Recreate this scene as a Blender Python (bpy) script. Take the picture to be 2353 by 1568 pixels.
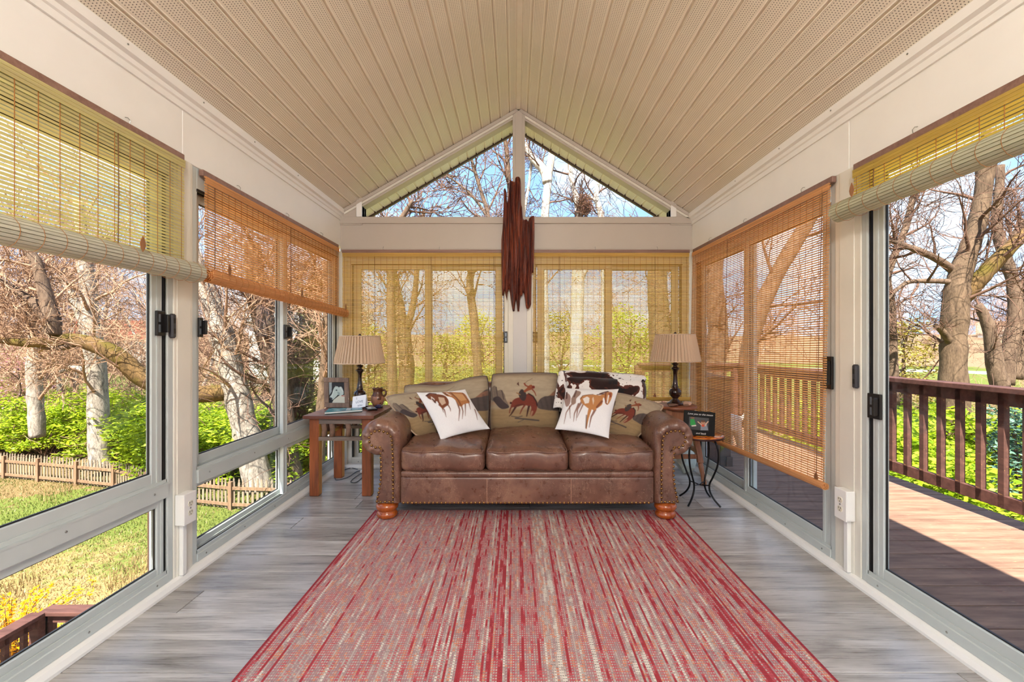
import bpy, bmesh, math, random
import numpy as np
from mathutils import Vector, Matrix

SC = bpy.context.scene
COL = SC.collection
for o in list(bpy.data.objects):
    bpy.data.objects.remove(o)
F, CX, CY, H = 1046.0, 1184.0, 789.0, 1.154      # focal length in pixels, vanishing point, eye height (m)

# ------------------------------------------------------------------ camera
cam_d = bpy.data.cameras.new('camera'); cam = bpy.data.objects.new('camera', cam_d); COL.objects.link(cam)
cam.location = (0, 0, H); cam.rotation_euler = (math.pi/2, 0, 0)
cam_d.sensor_width = 36; cam_d.lens = 36*F/2353
cam_d.shift_x = -(CX-1176.5)/2353; cam_d.shift_y = (CY-784)/2353
cam_d.clip_start = .03; cam_d.clip_end = 600
SC.camera = cam

# ------------------------------------------------------------------ sky, sun, exposure
SKY_STRENGTH = 0.85
SUN_STRENGTH = 8.0
EXPOSURE = 1.6
FILL_W = 74        # added fill light, shaped as a fan light kit behind the viewer
w = bpy.data.worlds.new('sky'); SC.world = w; w.use_nodes = True
nt = w.node_tree; nt.nodes.clear()
def wn(t): return nt.nodes.new(t)
tc = wn('ShaderNodeTexCoord'); sep = wn('ShaderNodeSeparateXYZ'); nt.links.new(tc.outputs['Generated'], sep.inputs[0])
ramp = wn('ShaderNodeValToRGB'); nt.links.new(sep.outputs['Z'], ramp.inputs[0])
e = ramp.color_ramp.elements
e[0].position = 0.0; e[0].color = (.30, .45, .72, 1)
e[1].position = .65; e[1].color = (.13, .29, .62, 1)
mp = wn('ShaderNodeMapping'); mp.inputs['Scale'].default_value = (1.6, 1.6, 3.4); mp.inputs['Location'].default_value = (.35, 0.1, .2)
nt.links.new(tc.outputs['Generated'], mp.inputs[0])
nz = wn('ShaderNodeTexNoise'); nz.inputs['Scale'].default_value = 1.7; nz.inputs['Detail'].default_value = 7; nz.inputs['Roughness'].default_value = .58
nt.links.new(mp.outputs[0], nz.inputs['Vector'])
cr = wn('ShaderNodeValToRGB'); cr.color_ramp.elements[0].position = .44; cr.color_ramp.elements[1].position = .66
nt.links.new(nz.outputs['Fac'], cr.inputs[0])
mx = wn('ShaderNodeMix'); mx.data_type = 'RGBA'; nt.links.new(cr.outputs[0], mx.inputs['Factor'])
nt.links.new(ramp.outputs[0], mx.inputs[6]); mx.inputs[7].default_value = (.68, .72, .76, 1)
bg = wn('ShaderNodeBackground'); bg.inputs['Strength'].default_value = SKY_STRENGTH
nt.links.new(mx.outputs[2], bg.inputs['Color'])
wo = wn('ShaderNodeOutputWorld'); nt.links.new(bg.outputs[0], wo.inputs['Surface'])
sun_d = bpy.data.lights.new('sun', 'SUN'); sun = bpy.data.objects.new('sun', sun_d); COL.objects.link(sun)
sun_d.energy = SUN_STRENGTH; sun_d.angle = .012; sun_d.color = (1, .93, .80)
sun.location = (-5, -14, 20)
sun.rotation_euler = Vector((-.21, -.72, 1.0)).to_track_quat('Z', 'Y').to_euler()
SC.view_settings.view_transform = 'Standard'; SC.view_settings.look = 'None'
SC.view_settings.exposure = EXPOSURE; SC.view_settings.gamma = 1
SC.view_settings.use_curve_mapping = False
SC.cycles.max_bounces = 10; SC.cycles.diffuse_bounces = 6; SC.cycles.transparent_max_bounces = 24
SC.cycles.sample_clamp_indirect = 6

# ------------------------------------------------------------------ helpers
def P(px, py, Y):
    """point of the place seen at photo pixel px,py at depth Y"""
    return Vector(((px-CX)/F*Y, Y, H-(py-CY)/F*Y))
def S(r, g, b):
    f = lambda c: ((c/255+.055)/1.055)**2.4 if c > 10.3 else c/255/12.92
    return (f(r), f(g), f(b))

class MB:
    def __init__(s): s.v = []; s.f = []; s.mi = []
    def add(s, vs, fs, m=0):
        b = len(s.v); s.v.extend(tuple(q) for q in vs)
        for f in fs: s.f.append(tuple(b+i for i in f)); s.mi.append(m)
    def box(s, x0, x1, y0, y1, z0, z1, m=0):
        x0, x1 = min(x0, x1), max(x0, x1); y0, y1 = min(y0, y1), max(y0, y1); z0, z1 = min(z0, z1), max(z0, z1)
        s.add([(x0,y0,z0),(x1,y0,z0),(x1,y1,z0),(x0,y1,z0),(x0,y0,z1),(x1,y0,z1),(x1,y1,z1),(x0,y1,z1)],
              [(0,3,2,1),(4,5,6,7),(0,1,5,4),(1,2,6,5),(2,3,7,6),(3,0,4,7)], m)
    def obox(s, a, b, wv, hv, m=0):
        """bar from a to b; wv, hv half-extent vectors"""
        a, b, wv, hv = Vector(a), Vector(b), Vector(wv), Vector(hv)
        s.add([a-wv-hv, a+wv-hv, a+wv+hv, a-wv+hv, b-wv-hv, b+wv-hv, b+wv+hv, b-wv+hv],
              [(0,3,2,1),(4,5,6,7),(0,1,5,4),(1,2,6,5),(2,3,7,6),(3,0,4,7)], m)
    def tube(s, pts, radii, n=8, m=0, cap=True):
        pts = [Vector(p) for p in pts]; k = len(pts)
        if not hasattr(radii, '__len__'): radii = [radii]*k
        t = (pts[1]-pts[0]).normalized()
        ref = Vector((0,0,1)) if abs(t.z) < .9 else Vector((1,0,0))
        u = t.cross(ref).normalized(); b = len(s.v)
        for i, p in enumerate(pts):
            if 0 < i < k-1: t = (pts[i+1]-pts[i-1])
            elif i == k-1: t = pts[i]-pts[i-1]
            t = t.normalized(); u = (u - t*u.dot(t))
            u = u.normalized() if u.length > 1e-6 else t.orthogonal().normalized()
            w_ = t.cross(u); r = radii[i]
            for j in range(n):
                a = 2*math.pi*j/n; q = p+u*(r*math.cos(a))+w_*(r*math.sin(a)); s.v.append((q.x,q.y,q.z))
        for i in range(k-1):
            for j in range(n):
                j2 = (j+1) % n
                s.f.append((b+i*n+j, b+i*n+j2, b+(i+1)*n+j2, b+(i+1)*n+j)); s.mi.append(m)
        if cap:
            s.f.append(tuple(b+j for j in reversed(range(n)))); s.mi.append(m)
            s.f.append(tuple(b+(k-1)*n+j for j in range(n))); s.mi.append(m)
    def lathe(s, prof, c=(0,0,0), n=24, m=0, wob=None):
        b = len(s.v); k = len(prof)
        for i, (r, z) in enumerate(prof):
            for j in range(n):
                a = 2*math.pi*j/n; rr = r*(wob(a, i) if wob else 1)
                s.v.append((c[0]+rr*math.cos(a), c[1]+rr*math.sin(a), c[2]+z))
        for i in range(k-1):
            for j in range(n):
                j2 = (j+1) % n
                s.f.append((b+i*n+j, b+i*n+j2, b+(i+1)*n+j2, b+(i+1)*n+j)); s.mi.append(m)
        s.f.append(tuple(b+j for j in reversed(range(n)))); s.mi.append(m)
        s.f.append(tuple(b+(k-1)*n+j for j in range(n))); s.mi.append(m)
    def prism(s, poly, fn, d0, d1, m=0):
        """polygon of (a,b) swept from d0 to d1; fn(a,b,d)->xyz"""
        k = len(poly)
        s.add([fn(a,b,d0) for a,b in poly]+[fn(a,b,d1) for a,b in poly],
              [tuple(reversed(range(k))), tuple(range(k,2*k))]+[(i,(i+1)%k,k+(i+1)%k,k+i) for i in range(k)], m)
    def mesh(s, name, mats, smooth=False):
        me = bpy.data.meshes.new(name); me.from_pydata(s.v, [], s.f)
        for m in (mats if isinstance(mats, (list,tuple)) else [mats]): me.materials.append(m)
        if len(me.materials) > 1: me.polygons.foreach_set('material_index', s.mi)
        if smooth: me.polygons.foreach_set('use_smooth', [True]*len(me.polygons))
        me.update(); return me
    def build(s, name, mats, parent=None, smooth=False, bevel=0, seg=2, fix=False):
        me = s.mesh(name, mats, smooth)
        if fix:
            bm = bmesh.new(); bm.from_mesh(me); bmesh.ops.recalc_face_normals(bm, faces=bm.faces); bm.to_mesh(me); bm.free()
        o = bpy.data.objects.new(name, me); COL.objects.link(o)
        if parent: adopt(o, parent)
        if bevel: bev(o, bevel, seg)
        return o
def bev(o, wdt, seg=2):
    md = o.modifiers.new('bevel', 'BEVEL'); md.width = wdt; md.segments = seg; md.limit_method = 'ANGLE'; md.angle_limit = .6
    return o
def adopt(o, parent):
    o.parent = parent
    o.matrix_parent_inverse = mat_of(parent).inverted()
def mat_of(o):
    m = Matrix.LocRotScale(o.location, o.rotation_euler, o.scale)
    if o.parent: m = mat_of(o.parent) @ o.matrix_parent_inverse @ m
    return m
def empty(name, loc):
    o = bpy.data.objects.new(name, None); COL.objects.link(o); o.location = loc; o.empty_display_size = .1; return o
def link(name, me, parent=None, loc=(0,0,0), rot=(0,0,0), sc=(1,1,1)):
    o = bpy.data.objects.new(name, me); COL.objects.link(o); o.location = loc; o.rotation_euler = rot; o.scale = sc
    if parent: adopt(o, parent)
    return o
def T(o, label=None, cat=None, group=None, kind=None):
    if label: o['label'] = label
    if cat: o['category'] = cat
    if group: o['group'] = group
    if kind: o['kind'] = kind
    return o
def copy_tree(o, parent=None):
    c = o.copy(); COL.objects.link(c); c.parent = parent
    for ch in [x for x in bpy.data.objects if x.parent == o]: copy_tree(ch, c)
    return c
def thing(name, loc, label, cat, group=None): return T(empty(name, loc), label, cat, group)
def structure(o): o['kind'] = 'structure'; return o
def text(body, size, loc, xdir, updir, mat, parent, name='lettering', shear=0, extrude=.0004, align='CENTER'):
    cu = bpy.data.curves.new(name, 'FONT'); cu.body = body; cu.size = size; cu.shear = shear; cu.extrude = extrude; cu.align_x = align; cu.align_y = 'CENTER'
    cu.materials.append(mat)
    o = bpy.data.objects.new(name, cu); COL.objects.link(o)
    x = Vector(xdir).normalized(); up = Vector(updir).normalized(); z = x.cross(up).normalized(); up = z.cross(x)
    m = Matrix((x, up, z)).transposed().to_4x4(); m.translation = loc
    o.matrix_world = m
    bpy.context.view_layer.update()
    me = bpy.data.meshes.new_from_object(o); o2 = bpy.data.objects.new(name, me); COL.objects.link(o2)
    bpy.data.objects.remove(o)
    o2.location = m.to_translation(); o2.rotation_euler = m.to_euler()
    adopt(o2, parent); return o2

# ------------------------------------------------------------------ materials
class N:
    """small node-graph writer"""
    def __init__(s, name):
        s.m = bpy.data.materials.new(name); s.m.use_nodes = True; s.t = s.m.node_tree
        s.b = s.t.nodes['Principled BSDF']; s.out = s.t.nodes['Material Output']
    def n(s, typ, **kw):
        x = s.t.nodes.new(typ)
        for k, v in kw.items(): setattr(x, k, v)
        return x
    def l(s, a, b): s.t.links.new(a, b)
    def set(s, inp, v):
        if hasattr(v, 'is_linked'): s.l(v, inp)
        elif isinstance(v, (tuple, list)) and len(v) == 3 and inp.type == 'RGBA': inp.default_value = (*v, 1)
        else: inp.default_value = v
    def coord(s, kind='Object', scale=(1,1,1), loc=(0,0,0)):
        c = s.n('ShaderNodeTexCoord'); mpn = s.n('ShaderNodeMapping'); mpn.inputs['Scale'].default_value = scale; mpn.inputs['Location'].default_value = loc
        s.l(c.outputs[kind], mpn.inputs[0]); return mpn.outputs[0]
    def noise(s, vec, scale=5, detail=4, rough=.5, dist=0):
        x = s.n('ShaderNodeTexNoise'); x.inputs['Scale'].default_value = scale; x.inputs['Detail'].default_value = detail
        x.inputs['Roughness'].default_value = rough; x.inputs['Distortion'].default_value = dist
        if vec is not None: s.l(vec, x.inputs['Vector'])
        return x.outputs['Fac']
    def math(s, op, a, b=0, c=0):
        x = s.n('ShaderNodeMath', operation=op); s.set(x.inputs[0], a); s.set(x.inputs[1], b)
        if op in ('MULTIPLY_ADD', 'SMOOTH_MIN'): s.set(x.inputs[2], c)
        return x.outputs[0]
    def ramp(s, fac, stops, interp='LINEAR'):
        x = s.n('ShaderNodeValToRGB'); x.color_ramp.interpolation = interp; el = x.color_ramp.elements
        while len(el) < len(stops): el.new(.5)
        for q, (p, c) in zip(el, stops): q.position = p; q.color = (*c, 1) if len(c) == 3 else c
        s.l(fac, x.inputs[0]); return x.outputs[0]
    def mix(s, fac, a, b, blend='MIX'):
        x = s.n('ShaderNodeMix', data_type='RGBA', blend_type=blend); s.set(x.inputs['Factor'], fac); s.set(x.inputs[6], a); s.set(x.inputs[7], b)
        return x.outputs[2]
    def sep(s, vec):
        x = s.n('ShaderNodeSeparateXYZ'); s.l(vec, x.inputs[0]); return x.outputs
    def comb(s, x, y, z):
        c = s.n('ShaderNodeCombineXYZ'); s.set(c.inputs[0], x); s.set(c.inputs[1], y); s.set(c.inputs[2], z); return c.outputs[0]
    def white(s, vec):
        x = s.n('ShaderNodeTexWhiteNoise'); s.l(vec, x.inputs['Vector']); return x.outputs['Value']
    def bump(s, h, strength=.3, dist=.01):
        x = s.n('ShaderNodeBump'); x.inputs['Strength'].default_value = strength; x.inputs['Distance'].default_value = dist
        s.l(h, x.inputs['Height']); s.l(x.outputs[0], s.b.inputs['Normal'])
    def base(s, col, rough=.5, metal=0, coat=0, spec=None):
        s.set(s.b.inputs['Base Color'], col); s.set(s.b.inputs['Roughness'], rough); s.b.inputs['Metallic'].default_value = metal
        s.b.inputs['Coat Weight'].default_value = coat
        if spec is not None: s.b.inputs['Specular IOR Level'].default_value = spec
    def rnd(s): return s.n('ShaderNodeObjectInfo').outputs['Random']
def mul(c, k): return tuple(min(1, q*k) for q in c)
def simple(name, col, rough=.5, metal=0, var=.08, scale=6, bump=0, bscale=80, stretch=(1,1,1), coat=0, objvar=0, spec=None):
    n = N(name); v = n.coord('Object', stretch)
    f = n.noise(v, scale, 5, .6)
    c = n.ramp(f, [(.25, mul(col, 1-var)), (.75, mul(col, 1+var))])
    if objvar:
        c = n.mix(1, c, n.ramp(n.rnd(), [(0, (1-objvar,)*3), (1, (1+0*objvar,)*3)]), 'MULTIPLY')
    n.base(c, rough, metal, coat, spec)
    if bump: n.bump(n.noise(v, bscale, 3), bump, .004)
    return n.m
def wood(name, dark, light, axis=0, scale=1.0, rough=.45, coat=0, objvar=.15, bump=.15):
    n = N(name); st = [14*scale]*3; st[axis] = 1.1*scale
    v = n.coord('Object', tuple(st)); r = n.rnd()
    va = n.n('ShaderNodeVectorMath', operation='ADD'); n.l(v, va.inputs[0]); n.l(n.comb(n.math('MULTIPLY', r, 31.0), n.math('MULTIPLY', r, 17.0), 0), va.inputs[1])
    f1 = n.noise(va.outputs[0], 1.3, 6, .62, .6); f2 = n.noise(va.outputs[0], 7, 3, .6)
    f = n.math('ADD', n.math('MULTIPLY', f1, .75), n.math('MULTIPLY', f2, .25))
    c = n.ramp(f, [(.30, dark), (.68, light)])
    c = n.mix(1, c, n.ramp(r, [(0, (1-objvar,)*3), (1, (1,1,1))]), 'MULTIPLY')
    n.base(c, rough, 0, coat); n.bump(f, bump, .003); return n.m
def shade_cloth(name, refl, trans, k=.5, rough=.7, vary=True, ax=2):
    """thin fibre: reflects one colour, glows another when lit from behind"""
    n = N(name)
    v = n.coord('Object', (1.3, 1.3, 80)); f = n.noise(v, 1.0, 2)
    c1 = n.ramp(f, [(.3, mul(refl, .86)), (.7, mul(refl, 1.1))]); c2 = n.ramp(f, [(.3, mul(trans, .85)), (.7, mul(trans, 1.1))])
    n.base(c1, rough, spec=.25)
    tr = n.n('ShaderNodeBsdfTranslucent'); n.l(c2, tr.inputs[0])
    ms = n.n('ShaderNodeMixShader'); ms.inputs[0].default_value = k
    n.l(n.b.outputs[0], ms.inputs[1]); n.l(tr.outputs[0], ms.inputs[2]); n.l(ms.outputs[0], n.out.inputs['Surface']); return n.m
def glass_mat(name, tint=(.97,.99,.98), refl=1.0):
    n = N(name); n.t.nodes.remove(n.b)
    tr = n.n('ShaderNodeBsdfTransparent'); tr.inputs[0].default_value = (*tint, 1)
    gl = n.n('ShaderNodeBsdfGlossy'); gl.inputs['Roughness'].default_value = .02; gl.inputs[0].default_value = (.9,.95,1,1)
    fr = n.n('ShaderNodeLayerWeight'); fr.inputs[0].default_value = .5; fz = n.math('MULTIPLY_ADD', n.math('POWER', fr.outputs['Facing'], 5.0), .55, .015)
    ms = n.n('ShaderNodeMixShader'); n.l(n.math('MULTIPLY', fz, refl), ms.inputs[0]); n.l(tr.outputs[0], ms.inputs[1]); n.l(gl.outputs[0], ms.inputs[2])
    n.l(ms.outputs[0], n.out.inputs['Surface']); return n.m
def painted(name, rough=.8, fuzz=.2):
    n = N(name); a = n.n('ShaderNodeVertexColor'); a.layer_name = 'Col'
    v = n.coord('Object'); f = n.noise(v, 260, 2); c = n.mix(1, a.outputs[0], n.ramp(f, [(.2, (.88,)*3), (.8, (1,1,1))]), 'MULTIPLY')
    n.base(c, rough, spec=.2); n.b.inputs['Sheen Weight'].default_value = fuzz
    n.bump(n.math('ADD', n.noise(v, 420, 2), n.math('MULTIPLY', n.noise(v, 9, 3), 3.0)), .12, .004); return n.m

MAT = {}
MAT['white'] = simple('white_panel', S(242,242,240), .42, var=.03, scale=3, bump=.04, bscale=30)
MAT['beige'] = simple('backlit_beige_panel', S(190,181,171), .45, var=.03, scale=3, bump=.04, bscale=30)  # beige, with the backlit gable end's shade darkened into the colour
MAT['post'] = simple('shaded_white_post', S(212,210,209), .45, var=.02, scale=3)  # white centre post greyed, its backlit shade put into the colour
MAT['alu'] = simple('painted_aluminium', S(194,202,201), .34, var=.05, scale=4)
MAT['alu_cream'] = simple('cream_aluminium', S(226,223,212), .36, var=.05, scale=4)
MAT['gasket'] = simple('black_gasket', S(26,24,24), .5)
MAT['brown_frame'] = simple('brown_outer_frame', S(74,52,44), .45)
MAT['black'] = simple('black_plastic', S(20,17,17), .28)
MAT['steel'] = simple('zinc_screw', S(150,150,146), .35, .8)
MAT['glass'] = glass_mat('window_glass')
MAT['outlet'] = simple('white_outlet', S(240,240,238), .3, var=.01)
MAT['outlet_face'] = simple('ivory_receptacle', S(226,222,205), .35, var=.01)
MAT['hole'] = simple('dark_slot', S(30,28,26), .6)
# ------------------------------------------------------------------ the room shell
XL, XR, YB, Y0 = -1.62, 1.64, 4.22, -1.90
ZHL, ZHR, ZHB = 2.05, 2.01, 2.00          # window heads
RX, RZ = .03, 3.33                         # ridge
EL, ER = (-1.605, 2.385), (1.625, 2.345)   # where the ceiling meets the side walls
mapL = lambda t, d, z: (XL-d, t, z)
mapR = lambda t, d, z: (XR+d, t, z)
mapB = lambda t, d, z: (t, YB+d, z)
def mbox(mb, mp_, t0, t1, d0, d1, z0, z1, m=0):
    a, b = mp_(t0, d0, z0), mp_(t1, d1, z1); mb.box(a[0], b[0], a[1], b[1], a[2], b[2], m)
rng = random.Random(7)

# floor: sub-floor and single planks
def plank_mat():
    n = N('grey_vinyl_plank'); r = n.rnd(); v = n.coord('Object', (1.0, 9.0, 1.0))
    va = n.n('ShaderNodeVectorMath', operation='ADD'); n.l(v, va.inputs[0]); n.l(n.comb(n.math('MULTIPLY', r, 41.0), n.math('MULTIPLY', r, 23.0), 0), va.inputs[1])
    f1 = n.noise(va.outputs[0], 1.5, 5, .6, .9)
    v2 = n.coord('Object', (2.0, 60.0, 1.0)); va2 = n.n('ShaderNodeVectorMath', operation='ADD'); n.l(v2, va2.inputs[0]); n.l(n.comb(n.math('MULTIPLY', r, 11.0), n.math('MULTIPLY', r, 53.0), 0), va2.inputs[1])
    f2 = n.noise(va2.outputs[0], 2.2, 4, .7)
    f = n.math('ADD', n.math('MULTIPLY', f1, .7), n.math('MULTIPLY', f2, .3))
    c = n.ramp(f, [(.32, S(116,111,107)), (.47, S(172,167,162)), (.66, S(214,210,206))])
    c = n.mix(1, c, n.ramp(r, [(0, (.72,.71,.70)), (1, (1.0,1.0,1.0))]), 'MULTIPLY')
    n.base(c, n.ramp(f2, [(.3, (.24,)*3), (.7, (.36,)*3)]), spec=.6); n.bump(f2, .06, .002); return n.m
MAT['plank'] = plank_mat()
fl = MB(); fl.box(XL-.08, XR+.08, Y0, YB+.08, -.16, -.0075)
floor = structure(fl.build('floor', simple('dark_subfloor', S(52,48,46), .8)))
pm_cache = {}
row_y = 3.01 - .177*28
r = 0
while row_y < YB:
    ya, yb = max(row_y, Y0), min(row_y+.177, YB)
    if yb - ya > .02:
        x = XL-.02 - rng.random()*1.2
        while x < XR+.02:
            a, b = max(x, XL-.02), min(x+1.22, XR+.02)
            if b-a > .03:
                L = round(b-a, 3); Wd = round(yb-ya, 3); key = (L, Wd)
                if key not in pm_cache:
                    m = MB(); g = .0016; hx, hy = L/2-g, Wd/2-g; c = .0016
                    m.add([(-hx,-hy,-.0075),(hx,-hy,-.0075),(hx,hy,-.0075),(-hx,hy,-.0075),(-hx,-hy,-c),(hx,-hy,-c),(hx,hy,-c),(-hx,hy,-c),
                           (-hx+c,-hy+c,0),(hx-c,-hy+c,0),(hx-c,hy-c,0),(-hx+c,hy-c,0)],
                          [(0,3,2,1),(0,1,5,4),(1,2,6,5),(2,3,7,6),(3,0,4,7),(4,5,9,8),(5,6,10,9),(6,7,11,10),(7,4,8,11),(8,9,10,11)])
                    pm_cache[key] = m.mesh('plank', MAT['plank'])
                link('plank', pm_cache[key], floor, ((a+b)/2, (ya+yb)/2, 0))
            x += 1.22
    row_y += .177; r += 1

# ceiling: soffit strips, each its own piece
def soffit_mat(name, col):
    n = N(name); v = n.coord('Object'); X, Y, Z = n.sep(v)
    s = .0112
    gx = n.math('DIVIDE', X, s); row = n.math('FLOOR', gx); fx = n.math('SUBTRACT', n.math('FRACT', gx), .5)
    gy = n.math('ADD', n.math('DIVIDE', Y, s*1.1), n.math('MULTIPLY', n.math('MODULO', row, 2.0), .5)); fy = n.math('SUBTRACT', n.math('FRACT', gy), .5)
    d = n.math('SQRT', n.math('ADD', n.math('MULTIPLY', fx, fx), n.math('MULTIPLY', fy, fy)))
    inside = n.math('MULTIPLY', n.math('GREATER_THAN', X, s*2), n.math('LESS_THAN', X, s*7.95))
    dot = n.math('MULTIPLY', n.math('LESS_THAN', d, .20), inside)
    f = n.noise(v, 2.5, 3)
    c = n.mix(dot, n.ramp(f, [(.3, mul(col, .97)), (.7, mul(col, 1.03))]), mul(col, .22))
    n.base(c, .33); n.bump(n.math('MULTIPLY', dot, -1.0), .5, .002); return n.m
MAT['soffit'] = soffit_mat('perforated_soffit', S(237,229,215))
MAT['soffit_out'] = soffit_mat('white_soffit', S(240,238,230))
def slope_frame(edge):
    """matrix with local x up the slope, local y along the room, local z into the room"""
    ex = Vector((RX-edge[0], 0, RZ-edge[1])); Ls = ex.length; ex.normalize(); ey = Vector((0,1,0)); ez = ex.cross(ey)
    if ez.z > 0: ey = -ey; ez = ex.cross(ey)
    m = Matrix((ex, ey, ez)).transposed().to_4x4(); m.translation = Vector((edge[0], 0, edge[1])); return m, Ls, ey.y
NS = 19
for side, edge in (('left', EL), ('right', ER)):
    m4, Ls, sy = slope_frame(edge); wd = Ls/NS
    prof = [(0,-.011),(.0045,-.011),(.0085,.0),(.0120,.0040),(.0155,0),(wd-.0080,0),(wd-.0050,.0035),(wd-.0020,0),(wd,-.011)]
    def strip(y0, y1, mat):
        m = MB(); k = len(prof); ya, yb = (y0*sy, y1*sy)
        m.add([(a, ya, h) for a, h in prof]+[(a, yb, h) for a, h in prof], [(i, i+1, k+i+1, k+i) for i in range(k-1)]); return m.mesh('soffit_panel', mat)
    me1 = strip(Y0, YB, MAT['soffit'])
    prof = [(0,-.011),(.012,-.011),(.014,.0),(.018,.006),(.022,0),(wd-.004,0),(wd,-.011)]
    me2 = strip(YB+.1, YB+.42, MAT['soffit_out'])
    rb = MB()   # roof build-up above the strips
    out = Vector((edge[0]-RX, 0, edge[1]-RZ)).normalized()
    e2 = Vector((edge[0],0,edge[1])) + out*.50; up = Vector((0,0,1))
    q = [Vector((RX,0,RZ))+up*.013, e2+up*.013, e2+up*.16, Vector((RX,0,RZ))+up*.16]
    rb.add([(p_.x, Y0-.3, p_.z) for p_ in q]+[(p_.x, YB+.44, p_.z) for p_ in q], [(0,1,2,3),(7,6,5,4),(0,4,5,1),(1,5,6,2),(2,6,7,3),(3,7,4,0)])
    ce = structure(rb.build('ceiling_'+side, simple('roof_deck_'+side, S(120,112,104), .8), fix=True))
    for i in range(NS):
        for me, nm in ((me1, 'soffit_panel'), (me2, 'gable_soffit_panel')):
            loc = m4 @ Vector((i*wd, 0, 0)); link(nm, me, ce, loc, m4.to_euler())
# ridge strip
rs = MB(); rs.prism([(-.016,-.024),(.016,-.024),(.03,-.006),(0,.01),(-.03,-.006)], lambda a,b,d: (RX+a, d, RZ+b), Y0, YB)
structure(rs.build('trim_1', simple('ridge_cream', S(228,219,204), .4)))

# mouldings between header panels and ceiling
for i, (xw, sg, zb) in enumerate(((XL, 1, 2.29), (XR, -1, 2.25))):
    m = MB(); pr = [(-.03,0),(.010,0),(.012,.028),(.020,.034),(.024,.052),(.042,.060),(.046,.098),(-.03,.125)]
    m.prism(pr, lambda a,b,d: (xw+sg*a, d, zb+b), Y0, YB)
    t_ = structure(m.build('trim_%d' % (i+2), MAT['white'], fix=True))
    for yy in (1.35, 1.85, 2.3, 2.75, 3.3):
        s_ = MB(); s_.lathe([(.004,0),(.004,.002),(.002,.003)], n=8); o = s_.build('screw', MAT['steel'], t_)
        o.location = (xw+sg*.046, yy, zb+.08); o.rotation_euler = (0, sg*1.57, 0)

# header panels, posts
def header(name, mp_, zh, ztop, cuts):
    root = None
    for a, b in zip(cuts[:-1], cuts[1:]):
        m = MB(); mbox(m, mp_, a+.0015, b-.0015, 0, .10, zh, ztop)
        o = m.build('header_panel' if root else name, MAT['white'], root, bevel=.003)
        root = root or structure(o)
    return root
wl = header('wall_left', mapL, ZHL, 2.34, [Y0, .27, 2.215, YB+.1])
wr = header('wall_right', mapR, ZHR, 2.30, [Y0, .27, 2.235, YB+.1])
def post(wall, mp_, t0, t1, zt, mat, lines=()):
    m = MB(); mbox(m, mp_, t0, t1, 0, .10, 0, zt)
    o = m.build('post', mat, wall, bevel=.004)
    for a, b in lines:
        m = MB(); mbox(m, mp_, a, b, -.004, .002, .03, zt); m.build('post_cover', mat, o, bevel=.0015)
post(wl, mapL, 2.16, 2.287, ZHL, MAT['alu_cream'], [(2.178, 2.268)])
post(wl, mapL, .18, .31, ZHL, MAT['alu_cream'])
post(wr, mapR, 2.16, 2.335, ZHR, MAT['alu_cream'], [(2.20, 2.298)])
post(wr, mapR, .18, .31, ZHR, MAT['alu_cream'])

# back wall: beam, posts, gable framing
bmn = MB(); bmn.box(XL, XR, YB, YB+.10, ZHB, 2.318)
wb = structure(bmn.build('wall_back', MAT['beige'], bevel=.003))
def bpart(nm, boxes, mat=None, bevel=.003, parent=None):
    m = MB()
    for q in boxes: m.box(*q)
    return m.build(nm, mat or MAT['beige'], parent or wb, bevel=bevel)
bpart('beam_cap', [(XL, XR, YB-.018, YB+.1, 2.262, 2.322)])
bpart('beam_lip', [(XL, XR, YB-.012, YB+.1, ZHB, ZHB+.03)])
bpart('post', [(-.065, .150, YB-.006, YB+.1, 0, ZHB)], MAT['alu_cream'])
bpart('post_cover', [(-.020, .108, YB-.014, YB, 0, ZHB)], MAT['post'])
bpart('post', [(XL-.02, -1.555, YB-.02, YB+.1, 0, ZHB)], MAT['alu_cream'])
bpart('post', [(1.585, XR+.02, YB-.02, YB+.1, 0, ZHB)], MAT['alu_cream'])
bpart('gable_post', [(RX-.055, RX+.06, YB-.02, YB+.1, 2.32, 3.27)])
bpart('gable_post_cover', [(RX-.03, RX+.035, YB-.026, YB, 2.32, 3.30)])
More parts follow.
